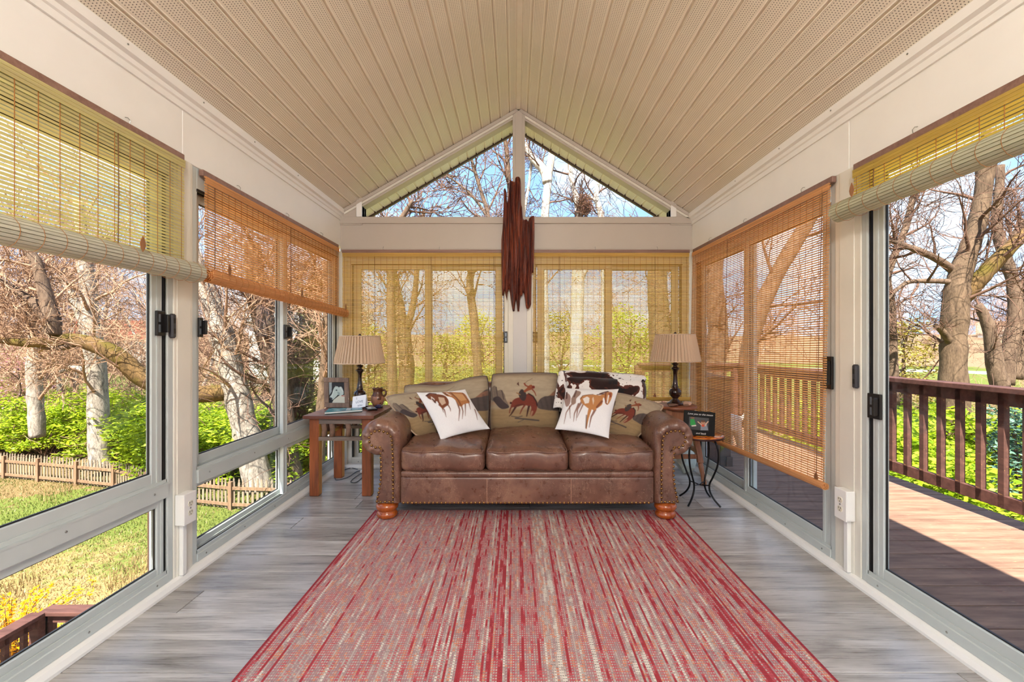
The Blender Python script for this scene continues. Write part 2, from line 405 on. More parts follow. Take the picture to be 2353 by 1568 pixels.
for wn_, edge in (('5', EL), ('6', ER)):
    ex = Vector((RX-edge[0], 0, RZ-edge[1])).normalized(); nn = Vector((-ex.z, 0, ex.x))
    if nn.z > 0: nn = -nn
    a = Vector((edge[0], 0, edge[1])); b = Vector((RX, 0, RZ))
    for j, (p0, p1, d0, d1) in enumerate(((.004, .030, -.03, .10), (.028, .048, -.018, .10), (.046, .064, -.004, .10))):
        m = MB(); q = [a+nn*p0, b+nn*p0, b+nn*p1, a+nn*p1]
        m.add([(v.x, YB+d0, v.z) for v in q]+[(v.x, YB+d1, v.z) for v in q], [(0,1,2,3),(7,6,5,4),(0,4,5,1),(1,5,6,2),(2,6,7,3),(3,7,4,0)])
        m.build('rake_trim', MAT['beige'] if j != 1 else MAT['alu_cream'], wb, fix=True)
    sgn = 1 if edge[0] < 0 else -1
    xe = -1.415 if sgn > 0 else 1.435      # outer end of the gable glass
    zt = lambda x: edge[1]+(x-edge[0])*(RZ-edge[1])/(RX-edge[0]) - .050
    m = MB(); m.prism([(edge[0]-sgn*.04, 2.25), (xe, 2.25), (xe, zt(xe)+.06), (edge[0]-sgn*.04, edge[1]+.01)] , lambda u, v, d: (u, YB+d, v), -.01, .1)
    m.build('corner_filler', MAT['beige'], wb, fix=True)
    m = MB(); m.box(xe, xe-sgn*.05, YB-.028, YB+.1, 2.32, zt(xe)+.055); m.build('end_mullion', MAT['white'], wb, bevel=.003)
    xi = RX-sgn*.06
    g = MB(); g.prism([(xe, 2.31), (xi, 2.31), (xi, zt(xi)), (xe, zt(xe))], lambda u, v, d: (u, YB+d, v), .045, .049)
    gw = structure(g.build('window_'+wn_, MAT['glass'], fix=True))
    m = MB(); m.box(min(xe,xi), max(xe,xi), YB+.036, YB+.056, 2.312, 2.334); m.build('bead', MAT['brown_frame'], gw)
# outer fascia of the gable
for edge in (EL, ER):
    m = MB(); o_ = Vector((edge[0]-RX,0,edge[1]-RZ)).normalized(); q0 = Vector((RX,0,RZ)); q1 = q0+o_*2.35
    q = [q0+Vector((0,0,-.02)), q1+Vector((0,0,-.02)), q1+Vector((0,0,.17)), q0+Vector((0,0,.17))]
    m.add([(v.x, YB+.42, v.z) for v in q]+[(v.x, YB+.45, v.z) for v in q], [(0,1,2,3),(7,6,5,4),(0,4,5,1),(1,5,6,2),(2,6,7,3),(3,7,4,0)])
    m.build('fascia', MAT['brown_frame'], wb, fix=True)
# house wall behind the viewer
m = MB(); m.box(XL-.1, XR+.1, Y0-.12, Y0, 0, 3.4); structure(m.build('wall_front', MAT['white']))

# baseboards
for nm, mp_, a, b in (('left', mapL, Y0, YB), ('right', mapR, Y0, YB), ('back', mapB, XL, XR)):
    m = MB(); fn = lambda d, z, t: mp_(t, -d, z)
    m.prism([(-.02,0),(.030,0),(.030,.012),(.020,.030),(.002,.036),(-.02,.036)], fn, a, b); structure(m.build('baseboard_'+nm, MAT['white'], fix=True))

# ------------------------------------------------------------------ windows
scr = MB(); scr.lathe([(.0045,0),(.0045,.0015),(.002,.003)], n=8); SCREW = scr.mesh('screw', MAT['steel'], True)
def latch(parent, mp_, t, d, z, wdt, hgt, hook=1):
    m = MB(); mbox(m, mp_, t-wdt/2, t+wdt/2, d-.012, d, z-hgt/2, z+hgt/2)
    o = m.build('latch', MAT['black'], parent, bevel=.003)
    m = MB(); mbox(m, mp_, t+hook*wdt*.32-.006, t+hook*wdt*.32+.006, d-.034, d-.010, z-hgt*.36, z+hgt*.36); m.build('latch_grip', MAT['black'], o, bevel=.003)
    m = MB(); mbox(m, mp_, t-hook*wdt*.2-.007, t-hook*wdt*.2+.004, d-.0135, d-.011, z+.006, z+hgt*.36); mbox(m, mp_, t-hook*wdt*.2-.007, t-hook*wdt*.2+.004, d-.0135, d-.011, z-hgt*.36, z-.006)
    m.build('latch_plate', simple('latch_plate_steel', S(120,130,140), .3, .6), o)
def keeper(parent, mp_, t, d, z, wdt=.03, hgt=.115):
    m = MB(); mbox(m, mp_, t-wdt/2, t+wdt/2, d-.022, d, z-hgt/2, z+hgt/2); o = m.build('keeper', simple('dark_grey_keeper', S(52,52,58), .35), parent, bevel=.007, seg=1)
    m = MB(); mbox(m, mp_, t-.008, t+.006, d-.0232, d-.02, z+.012, z+.036); mbox(m, mp_, t-.008, t+.006, d-.0232, d-.02, z-.036, z-.012); m.build('keeper_slot', MAT['hole'], o)
def sash(parent, mp_, t0, t1, z0, z1, d0, sw=.062, rw=.05, dk=.026, mat=None):
    m = MB(); d1 = d0+dk
    mbox(m, mp_, t0, t0+sw, d0, d1, z0, z1); mbox(m, mp_, t1-sw, t1, d0, d1, z0, z1)
    mbox(m, mp_, t0+sw, t1-sw, d0, d1, z0, z0+rw); mbox(m, mp_, t0+sw, t1-sw, d0, d1, z1-rw, z1)
    s_ = m.build('sash', mat or MAT['alu'], parent, bevel=.0025, seg=1)
    m = MB(); e = .005; a0, a1, c0, c1 = t0+sw, t1-sw, z0+rw, z1-rw
    for q in ((a0,a0+e,c0,c1),(a1-e,a1,c0,c1),(a0,a1,c0,c0+e),(a0,a1,c1-e,c1)): mbox(m, mp_, q[0], q[1], d0+dk*.5-.004, d0+dk*.5+.004, q[2], q[3])
    m.build('gasket', MAT['gasket'], s_)
    m = MB(); mbox(m, mp_, a0, a1, d0+dk*.5-.002, d0+dk*.5+.002, c0, c1); m.build('pane', MAT['glass'], s_)
    # raised bead along each stile
    m = MB()
    for a in (t0+sw*.62, t1-sw*.38-.012): mbox(m, mp_, a, a+.012, d0-.004, d0+.002, z0+.004, z1-.004)
    m.build('stile_bead', mat or MAT['alu'], s_)
    return s_
def window(n, mp_, t0, t1, zh, low, flip=1, mat=None, hd=.11):
    """two sliding sashes on two tracks; low: a second row of panes below a middle rail"""
    mat = mat or MAT['alu']; jw = .034; m = MB(); dd = .092
    mbox(m, mp_, t0, t0+jw, .004, dd, .036, zh); mbox(m, mp_, t1-jw, t1, .004, dd, .036, zh)
    mbox(m, mp_, t0+jw, t1-jw, .004, dd, zh-hd, zh); mbox(m, mp_, t0+jw, t1-jw, .0, dd, .036, .078)
    root = structure(m.build('window_%d' % n, mat, bevel=.003, seg=1))
    def tracks(z0, z1, nm):
        m = MB()
        for d in (.006, .042, .078): mbox(m, mp_, t0+jw, t1-jw, d, d+.006, z0, z1)
        m.build(nm, mat, root)
        m = MB()
        for d in (.012, .048): mbox(m, mp_, t0+jw, t1-jw, d, d+.03, z0-.002, z0+.002)
        m.build('track_channel', MAT['gasket'], root)
    tracks(.078, .094, 'track')
    m = MB()
    for t in (t0+jw, t1-jw-.004):
        for d in (.010, .046): mbox(m, mp_, t, t+.004, d, d+.010, .08, zh-hd); mbox(m, mp_, t, t+.004, d+.020, d+.032, .08, zh-hd)
    m.build('weather_strip', MAT['gasket'], root)
    m = MB()
    for t in (t0+jw, t1-jw-.012): mbox(m, mp_, t, t+.012, .012, .066, .08, zh-hd)
    m.build('jamb_channel', MAT['gasket'], root)
    m = MB()
    for t in (t0+jw, t1-jw-.004): mbox(m, mp_, t, t+.004, .006, .013, .08, zh-hd)
    m.build('jamb_fin', mat, root)
    mid = (t0+t1)/2
    z0 = .088
    if low:
        m = MB(); mbox(m, mp_, t0+jw, t1-jw, -.004, dd, .436, .506); mr = m.build('middle_rail', mat, root, bevel=.003, seg=1)
        m = MB(); mbox(m, mp_, t0+jw, t1-jw, -.006, .0, .498, .506); m.build('rail_lip', mat, mr)
        for k in range(5):
            p = Vector(mp_(t0+.12+(t1-t0-.24)*k/4, -.004, .475)); nrm = Vector(mp_(0,-1,0))-Vector(mp_(0,0,0))
            link('screw', SCREW, mr, p, nrm.to_track_quat('Z','Y').to_euler())
        tracks(.506, .520, 'upper_track')
        lo1 = sash(root, mp_, t0+jw, mid+.03, .088, .436, .050, .05, .034, mat=mat); lo2 = sash(root, mp_, mid-.03, t1-jw, .088, .436, .014, .05, .034, mat=mat)
        z0 = .514
    dA, dB = (.014, .050) if flip > 0 else (.050, .014)
    s1 = sash(root, mp_, t0+jw+.020, mid+.034, z0, zh-hd+.002, dA, mat=mat); s2 = sash(root, mp_, mid-.034, t1-jw-.020, z0, zh-hd+.002, dB, mat=mat)
    m = MB()
    for d in (.004, .034, .062): mbox(m, mp_, t0+jw, t1-jw, d-.004, d+.006, zh-hd-.012, zh-hd+.002)
    m.build('head_track', MAT['gasket'] if low else mat, root)
    for k in range(6):
        p = Vector(mp_(t0+.1+(t1-t0-.2)*k/5, 0, .055)); nrm = Vector(mp_(0,-1,0))-Vector(mp_(0,0,0))
        link('screw', SCREW, root, p, nrm.to_track_quat('Z','Y').to_euler())
    # brown outer frame seen through the glass edge
    m = MB(); mbox(m, mp_, t0, t0+.034, dd, dd+.006, .03, zh); mbox(m, mp_, t1-.034, t1, dd, dd+.006, .03, zh); m.build('outer_frame', MAT['brown_frame'], root)
    return root, s1, s2, mid
w1, w1a, w1b, _ = window(1, mapL, .31, 2.16, ZHL, True, -1)
w2, w2a, w2b, mid2 = window(2, mapL, 2.287, YB-.03, ZHL, True, -1)
w3, w3a, w3b, _ = window(3, mapB, -1.555, -.065, ZHB, True, 1, MAT['alu_cream'])
w4, w4a, w4b, _ = window(4, mapB, .150, 1.585, ZHB, True, 1, MAT['alu_cream'])
d1, d1a, d1b, mid3 = window(7, mapR, 2.335, YB-.03, ZHR, False, 1)
d1.name = 'door_1'
d2, d2a, d2b, _ = window(8, mapR, .31, 2.16, ZHR, False, -1, hd=.03)
d2.name = 'door_2'
w9, _, _, _ = window(9, mapL, Y0+.05, .18, ZHL, True); w9.name = 'window_7'
w10, _, _, _ = window(10, mapR, Y0+.05, .18, ZHR, False); w10.name = 'window_8'
latch(w1b, mapL, 2.085, .012, 1.245, .05, .115)
keeper(w1, mapL, 2.142, .004, 1.235)
latch(w2a, mapL, 2.33, -.002, 1.235, .03, .10)
latch(w2b, mapL, mid2, .012, 1.235, .075, .10)
latch(w3b, mapB, -.095, .010, 1.21, .045, .105, -1); latch(w4a, mapB, .185, .010, 1.21, .045, .105)
latch(d1a, mapR, 2.375, -.002, 1.00, .07, .17, -1)
latch(d2b, mapR, 2.085, .012, .865, .075, .115, -1)
keeper(d2, mapR, 2.178, .0, .995, .03, .115)

# outlets on the two posts
def outlet(mp_, t, z, label, conduit):
    root = thing('outlet_box', mp_(t, 0, z-.073), label, 'outlet', 'outlet boxes on the window posts')
    m = MB(); mbox(m, mp_, t-.040, t+.040, -.046, -.004, z-.073, z+.073); m.build('housing', MAT['outlet'], root, bevel=.004)
    m = MB(); mbox(m, mp_, t-.041, t+.041, -.050, -.044, z-.074, z+.074); pl = m.build('cover_plate', MAT['outlet'], root, bevel=.003)
    for dz in (-.022, .022):
        m = MB(); c = Vector(mp_(t, -.050, z+dz))
        pts = [(math.cos(a)*.0165, max(-.0135, min(.0135, math.sin(a)*.0165))) for a in [2*math.pi*k/20 for k in range(20)]]
        m.prism(pts, lambda a, b, d: mp_(t+a, -.050-d, z+dz+b), 0, .0025); rc = m.build('receptacle', MAT['outlet_face'], pl, fix=True)
        m = MB()
        for a in (-.0065, .0065): mbox(m, mp_, t+a-.0012, t+a+.0012, -.0532, -.052, z+dz+.001, z+dz+.009)
        mbox(m, mp_, t-.0022, t+.0022, -.0532, -.052, z+dz-.009, z+dz-.005); m.build('slots', MAT['hole'], rc)
    link('screw', SCREW, root, mp_(t, -.0505, z), (Vector(mp_(0,-1,0))-Vector(mp_(0,0,0))).to_track_quat('Z','Y').to_euler())
    if conduit:
        m = MB(); mbox(m, mp_, t-.013, t+.013, -.024, -.004, .036, z-.073); m.build('conduit', MAT['outlet'], root, bevel=.003)
outlet(mapL, 2.200, .358, 'white double outlet box on the post between the left windows', True)
outlet(mapR, 2.228, .366, 'white double outlet box with conduit beside the glass deck door', True)
# ------------------------------------------------------------------ bamboo roll-up blinds
rmL = lambda t, i, z: (XL+i, t, z)
rmR = lambda t, i, z: (XR-i, t, z)
rmB = lambda t, i, z: (t, YB-i, z)
MAT['rail_wood'] = wood('blind_rail_wood', S(118,86,74), S(160,126,112), 0, 2, .5)
MAT['thread'] = simple('tan_thread', S(170,112,58), .8)
MAT['cord'] = simple('brown_cord', S(120,84,52), .8)
MAT['tab'] = wood('tab_wood', S(120,74,44), S(172,122,78), 2, 2, .5)
bl_mats = {
 'pale':   shade_cloth('pale_bamboo', S(222,214,172), (1.0,.90,.34), .5),
 'yellow': shade_cloth('yellow_bamboo', S(226,206,130), (1.0,.82,.06), .62),
 'orange': shade_cloth('orange_bamboo', S(242,194,142), (1.0,.68,.32), .5),
 'gold':   shade_cloth('gold_bamboo', S(230,198,118), (1.0,.80,.28), .5)}
roll_mats = {'pale': shade_cloth('pale_bamboo_frontlit', S(204,204,190), (.9,.85,.6), .25), 'yellow': shade_cloth('yellow_bamboo_frontlit', S(196,198,176), (.9,.85,.5), .25)}  # same slats in greyer copies, the rolls' missing backlight put into the colour
def blind(mp_, t0, t1, zt, zb, mat, R, label, dz=0, pitch=.0125, slat=.0085, tsp=.07, itop=.030, ibot=.030, cords=(.2,.8), turns=3.2, rext=.012, near=0, hooks=(), curve=.05):
    V = lambda t, i, z: Vector(mp_(t, i, z)); r_ = random.Random(int(zt*1000+t0*77))
    root = thing('bamboo_blind', V((t0+t1)/2, 0, zt), label, 'blind', 'bamboo roll-up blinds on the windows')
    mt = bl_mats[mat]
    m = MB(); a, b = mp_(t0-.008, .004, zt), mp_(t1+.008, .028, zt+.032); m.box(a[0],b[0],a[1],b[1],a[2],b[2]); m.build('head_rail', MAT['rail_wood'], root, bevel=.003)
    zr = lambda t: zb + dz*(t-t0)/(t1-t0)          # height of the roll's axis
    def off(z, t):
        k = (zt-z)/max(.01, zt-zr(t)); i = itop+(ibot-itop)*k
        zz = z-zr(t)
        if zz < .16: i += curve*.35*max(0, (1-zz/.16))**2*0 
        return i
    # hanging slats
    m = MB(); z = zt-.004
    zend = zb
    n = int((zt-zend)/pitch)
    for k in range(n):
        k2 = k/max(1, n-1)
        za = zt-.004-(zt-.004-zr(t0)-R*.2)*k2; zb_ = zt-.004-(zt-.004-zr(t1)-R*.2)*k2
        j0, j1 = r_.uniform(-.003,.003), r_.uniform(-.003,.003); h = slat*r_.uniform(.88, 1.08)/2
        ia, ib = off(za, t0), off(zb_, t1)
        A, B = V(t0+j0, ia, za), V(t1+j1, ib, zb_); hv = (V(0,.0009,0)-V(0,0,0)); tilt = hv*r_.uniform(-.8,.8)
        m.obox(A, B, Vector((0,0,h))+tilt, hv)
    o = m.build('slats', mt, root); o['kind'] = 'stuff'
    # valance flap of closely packed slats at the top
    m = MB()
    for k in range(3):
        za = zt-.006-k*pitch*.97; A, B = V(t0, itop+.006, za), V(t1, itop+.006, za); m.obox(A, B, Vector((0,0,pitch*.44)), V(0,.0009,0)-V(0,0,0))
    o = m.build('valance', mt, root); o['kind'] = 'stuff'
    # roll
    m = MB(); ci = ibot+R+.003 if R > .03 else ibot
    ang = 0; rr = R*.18; dr = None
    angs = []
    while rr < R:
        angs.append((ang, rr)); st = slat*1.26/rr; ang += min(st, 1.1); rr += (R*.82)/(2*math.pi*turns)*min(st, 1.1)
    for ang, rr in angs:
        cs, sn = math.cos(ang), math.sin(ang); ex = r_.uniform(-.004,.004)
        A = V(t0-rext+ex, ci+rr*cs, zr(t0)+rr*sn); B = V(t1+rext+ex, ci+rr*cs, zr(t1)+rr*sn)
        tv = (V(0,-sn,cs)-V(0,0,0))*(slat*.53); rv = (V(0,cs,sn)-V(0,0,0))*.0011
        m.obox(A, B, tv, rv)
    o = m.build('roll', roll_mats.get(mat, mt), root); o['kind'] = 'stuff'
    # warp threads on the hanging part and round the roll
    m = MB(); nt_ = max(3, int((t1-t0)/tsp)); n = 14
    for k in range(nt_+1):
        t = t0+.02+(t1-t0-.04)*k/nt_
        A, B = V(t, itop+.0024, zt-.002), V(t, ibot+.0024, zr(t)); m.obox(A, B, V(.0009,0,0)-V(0,0,0), V(0,.0006,0)-V(0,0,0))
        if R > .03:
            m.tube([V(t, ci+(R+.002)*math.cos(a), zr(t)+(R+.002)*math.sin(a)) for a in [2*math.pi*j/n for j in range(n+1)]], .0009, 3, cap=False)
    o = m.build('warp_threads', MAT['thread'], root); o['kind'] = 'stuff'
    for c in cords:
        t = t0+(t1-t0)*c; m = MB()
        m.tube([V(t, itop+.005, zt), V(t+.004, (itop+ibot)/2+.005, (zt+zr(t))/2), V(t, ibot+.005, zr(t)+R*.6)], .0019, 5); m.build('pull_cord', MAT['cord'], root)
        zz = zr(t)+R*1.05+.01; m = MB()
        pts = [(0,-.034),(.010,-.02),(.014,-.004),(.010,.012),(.004,.022),(0,.03),(-.004,.022),(-.010,.012),(-.014,-.004),(-.010,-.02)]
        m.prism(pts, lambda a, b, d: tuple(V(t+a, ci+(R if R > .03 else 0)+.004+d-b*.0, zz+b)), 0, .003); m.build('cord_tab', MAT['tab'], root, fix=True)
    for c in hooks:
        t = t0+(t1-t0)*c; m = MB()
        m.tube([V(t, .0, zt+.062), V(t, .012, zt+.060), V(t, .022, zt+.048), V(t, .020, zt+.036), V(t, .010, zt+.032), V(t,.006,zt+.04)], .0016, 5); m.build('hook', MAT['steel'], root)
    return root
blind(rmL, .34, 2.185, 2.030, 1.492, 'pale', .048, 'wide yellow-green bamboo blind half rolled up on nearest left window', pitch=.0135, slat=.0096, tsp=.072, hooks=(.3,.84), cords=(.25,.80), rext=.02)
blind(rmL, 2.33, 4.10, 2.010, 1.495, 'orange', .038, 'orange bamboo blind half rolled up on far left window', dz=-.07, pitch=.0130, slat=.0088, tsp=.058, cords=(.04,.5,.97), hooks=(.18,.5,.82), rext=.045)
blind(rmR, 2.325, 4.13, 1.975, .425, 'orange', .020, 'long orange bamboo blind lowered almost to floor over right glass door', dz=-.06, pitch=.0125, slat=.0072, tsp=.055, itop=.03, ibot=.062, cords=(.03,.62), hooks=(.14,.5,.82))
blind(rmR, .34, 2.165, 1.975, 1.782, 'yellow', .048, 'bright yellow bamboo blind rolled nearly to top over deck door', pitch=.0135, slat=.0100, tsp=.082, cords=(.25,.93), hooks=(.2,.83), rext=.035)
blind(rmB, -1.590, -.108, 1.985, .640, 'gold', .020, 'golden bamboo blind lowered behind the sofa, left of the driftwood', pitch=.0122, slat=.0074, tsp=.055, cords=(.20,.55,.94), hooks=(.25,.6))
blind(rmB, .164, 1.600, 1.985, .640, 'gold', .020, 'golden bamboo blind lowered behind the sofa, right of the driftwood', pitch=.0122, slat=.0074, tsp=.055, cords=(.17,.78), hooks=(.4,.8))
# ------------------------------------------------------------------ painted prints (drawn in code, carried on the cloth as colour)
class Canvas:
    def __init__(s, w_, h_, col):
        s.a = np.ones((h_, w_, 3))*np.array(col); s.X, s.Y = np.meshgrid((np.arange(w_)+.5)/w_, (np.arange(h_)+.5)/h_); s.f = lambda p: p
    def use(s, quad):
        """coordinates below are given in the frame of this quad (tl, tr, br, bl)"""
        A = []; B = []
        for (x, y), (u, v) in zip(quad, ((0,0),(1,0),(1,1),(0,1))):
            A.append([x,y,1,0,0,0,-u*x,-u*y]); B.append(u); A.append([0,0,0,x,y,1,-v*x,-v*y]); B.append(v)
        h = np.linalg.solve(np.array(A, float), np.array(B, float))
        def f(p):
            d = h[6]*p[0]+h[7]*p[1]+1; return ((h[0]*p[0]+h[1]*p[1]+h[2])/d, (h[3]*p[0]+h[4]*p[1]+h[5])/d)
        s.f = f; return s
    def put(s, mask, col, al=1):
        mk = (np.clip(mask, 0, 1)*al)[..., None]; s.a = s.a*(1-mk)+np.array(col)*mk
    def poly(s, pts, col, al=1):
        if len(pts) > 5:
            k = len(pts); q_ = []
            for i in range(k):
                a, b, c, d = [np.array(pts[(i+j) % k], float) for j in (-1, 0, 1, 2)]
                for t in (0, .25, .5, .75): q_.append(tuple(.5*((2*b)+(c-a)*t+(2*a-5*b+4*c-d)*t*t+(3*b-a-3*c+d)*t**3)))
            pts = q_
        pts = [s.f(p) for p in pts]; ins = np.zeros(s.X.shape, bool); n = len(pts)
        for i in range(n):
            x0, y0 = pts[i]; x1, y1 = pts[(i+1) % n]
            if y0 == y1: continue
            c = ((y0 > s.Y) != (y1 > s.Y)) & (s.X < (x1-x0)*(s.Y-y0)/(y1-y0)+x0); ins ^= c
        s.put(ins.astype(float), col, al)
    def line(s, pts, w0, col, al=1, w1=None):
        pts = [s.f(p) for p in pts]; w1 = w0 if w1 is None else w1; best = np.zeros(s.X.shape); n = len(pts)-1
        for i in range(n):
            (x0, y0), (x1, y1) = pts[i], pts[i+1]; dx, dy = x1-x0, y1-y0; L = dx*dx+dy*dy+1e-9
            t = np.clip(((s.X-x0)*dx+(s.Y-y0)*dy)/L, 0, 1); d = np.hypot(s.X-x0-t*dx, s.Y-y0-t*dy)
            wd = w0+(w1-w0)*(i+t)/n; best = np.maximum(best, np.clip((wd-d)/.006+.5, 0, 1))
        s.put(best, col, al)
    def ell(s, c, rx, ry, col, al=1, soft=.1):
        c = s.f(c); d = np.hypot((s.X-c[0])/rx, (s.Y-c[1])/ry); s.put(np.clip((1-d)/soft+.5, 0, 1), col, al)
    def streaks(s, seed, amt, nx=2, ny=40):
        r = np.random.RandomState(seed); g = r.rand(ny, nx*3); 
        yy = s.Y*(ny-1.01); xx = s.X*(nx*3-1.01); y0 = yy.astype(int); x0 = xx.astype(int); fy = yy-y0; fx = xx-x0
        v = g[y0,x0]*(1-fy)*(1-fx)+g[y0+1,x0]*fy*(1-fx)+g[y0,x0+1]*(1-fy)*fx+g[y0+1,x0+1]*fy*fx
        s.a *= (1+amt*(v-.5))[..., None]
    def blur(s, n=1, k=1.0):
        for _ in range(n):
            p = np.pad(s.a, ((1,1),(1,1),(0,0)), mode='edge'); s.a = (p[1:-1,1:-1]*2+p[:-2,1:-1]+p[2:,1:-1]+p[1:-1,:-2]+p[1:-1,2:])/6
        s.a = s.a*k; return s
    def at(s, u, v):
        h_, w_ = s.a.shape[:2]; x = np.clip(u*w_-.5, 0, w_-1.001); y = np.clip(v*h_-.5, 0, h_-1.001); x0 = x.astype(int); y0 = y.astype(int)
        fx = (x-x0)[..., None]; fy = (y-y0)[..., None]; a = s.a
        return a[y0,x0]*(1-fx)*(1-fy)+a[y0,x0+1]*fx*(1-fy)+a[y0+1,x0]*(1-fx)*fy+a[y0+1,x0+1]*fx*fy

def western():
    c = Canvas(340, 280, S(176,158,132)); c.use([(480,120),(1525,120),(1540,980),(450,990)])
    V = c.Y
    c.put(np.clip((V-.60)/.06, 0, 1), S(160,134,98)); c.put(np.clip((V-.8)/.3, 0, 1), S(134,112,84)); c.put(np.clip((.10-V)/.10, 0, 1), S(112,84,66))
    c.put(np.clip((.30-np.abs(V-.30))/.2, 0, 1), S(190,174,148), .5); c.put(np.clip(1-np.abs(V-.53)/.06, 0, 1), S(170,120,88), .5)
    c.streaks(3, .22)
    c.poly([(470,500),(485,350),(540,318),(570,372),(592,392),(640,384),(692,450),(712,520),(762,640),(640,650),(540,560),(470,520)], S(128,112,98))
    c.poly([(510,505),(600,478),(682,556),(765,635),(650,662),(560,590)], S(74,62,62))
    c.line([(560,340),(580,470)], .008, S(92,80,74)); c.line([(650,395),(680,520)], .008, S(88,76,70)); c.line([(500,360),(520,480)], .008, S(150,130,112))
    c.poly([(1188,600),(1230,522),(1300,482),(1372,470),(1440,412),(1545,360),(1545,650),(1420,682),(1300,672),(1210,652)], S(92,80,76))
    c.poly([(1372,470),(1440,412),(1545,360),(1545,440),(1450,470)], S(150,108,86))
    for q in ([(1240,540),(1270,640)],[(1310,500),(1350,640)],[(1400,480),(1420,660)],[(1470,440),(1490,640)]): c.line(q, .014, S(66,58,58), .4)
    c.line([(800,768),(900,782),(960,765)], .008, S(72,66,66), .8); c.line([(860,798),(1010,808),(1210,828)], .012, S(70,64,68), .9); c.line([(1000,810),(900,855)], .006, S(84,76,74), .8)
    horse = S(126,58,44); dark = S(72,38,34)
    c.line([(805,625),(780,664),(768,722)], .013, horse, 1, .006); c.line([(870,620),(830,682),(795,738),(765,768)], .017, dark, 1, .006)
    c.line([(1005,600),(960,662),(928,732)], .015, horse, 1, .006); c.line([(1068,610),(1046,692),(1030,768)], .017, dark, 1, .007)
    c.ell((790,575), .018, .02, dark)
    c.poly([(798,592),(815,545),(860,510),(930,490),(990,470),(1050,440),(1100,458),(1150,508),(1182,568),(1190,622),(1178,682),(1145,742),(1112,766),(1080,752),(1088,702),(1100,652),(1085,612),(1060,618),(1000,606),(960,612),(900,628),(840,636),(800,642),(785,622)], horse)
    c.poly([(840,632),(900,622),(960,606),(1010,602),(960,585),(880,600)], dark, .6); c.line([(1060,440),(1130,480),(1180,560),(1188,610)], .010, S(48,30,32), .9)
    c.line([(1115,700),(1095,755)], .014, S(190,150,120), .6)
    c.poly([(905,445),(948,378),(992,398),(1024,450),(1014,520),(982,545),(940,522)], S(70,58,56)); c.line([(880,430),(930,455)], .008, S(150,110,70))
    c.poly([(985,402),(1030,362),(1072,318),(1112,318),(1124,372),(1050,402),(1002,424)], S(146,78,48)); c.ell((1132,348), .022, .026, S(120,44,36))
    c.line([(1062,345),(1012,322),(995,294)], .012, S(140,70,46)); c.line([(998,294),(1042,258),(1120,220)], .003, S(90,60,50)); c.line([(1108,372),(1150,420),(1172,472)], .012, S(140,76,52), 1, .006)
    c.poly([(876,302),(906,268),(918,332)], S(96,60,48)); c.streaks(9, .16, 8, 60); return c.blur(2, .86)
def horses_left():
    c = Canvas(200, 200, S(238,238,240)); c.use([(525,335),(1110,300),(1418,780),(825,915)])
    b1, b2, b3 = S(120,66,40), S(176,116,66), S(80,44,36)
    for q, w_ in (([(800,520),(860,580),(882,665)],.02),([(895,505),(930,570),(935,600)],.016),([(1005,470),(1042,580),(1038,712)],.024),([(1060,520),(1082,600),(1078,690)],.018),([(1108,480),(1112,655)],.016),([(1150,470),(1172,572)],.014),([(1230,560),(1262,692)],.016),([(830,550),(850,610)],.012)): c.line(q, w_, b1, .9, .004)
    c.poly([(645,385),(682,350),(722,370),(790,380),(862,400),(905,450),(915,510),(882,542),(840,562),(800,524),(770,472),(742,492),(700,452),(660,422)], b1)
    c.poly([(790,420),(860,430),(880,500),(830,530),(800,480)], S(214,190,166), .8); c.poly([(700,400),(742,440),(742,490),(700,452)], S(230,220,212), .9); c.line([(645,388),(690,352),(760,372)], .018, b3)
    c.line([(715,440),(750,490)], .014, b3)
    c.poly([(838,328),(920,342),(1000,348),(1092,358),(1142,420),(1165,482),(1100,505),(1052,545),(1002,482),(950,430),(880,402)], b2)
    c.poly([(960,370),(1080,380),(1130,450),(1060,470),(1000,430)], S(206,160,110), .8); c.line([(930,345),(1010,440),(1060,530)], .016, b1, .8); c.line([(1080,360),(1150,470)], .02, b1, .7); c.line([(840,330),(900,395)], .018, b3, .8)
    c.line([(890,360),(940,400)], .012, S(226,214,204)); return c.blur(1)
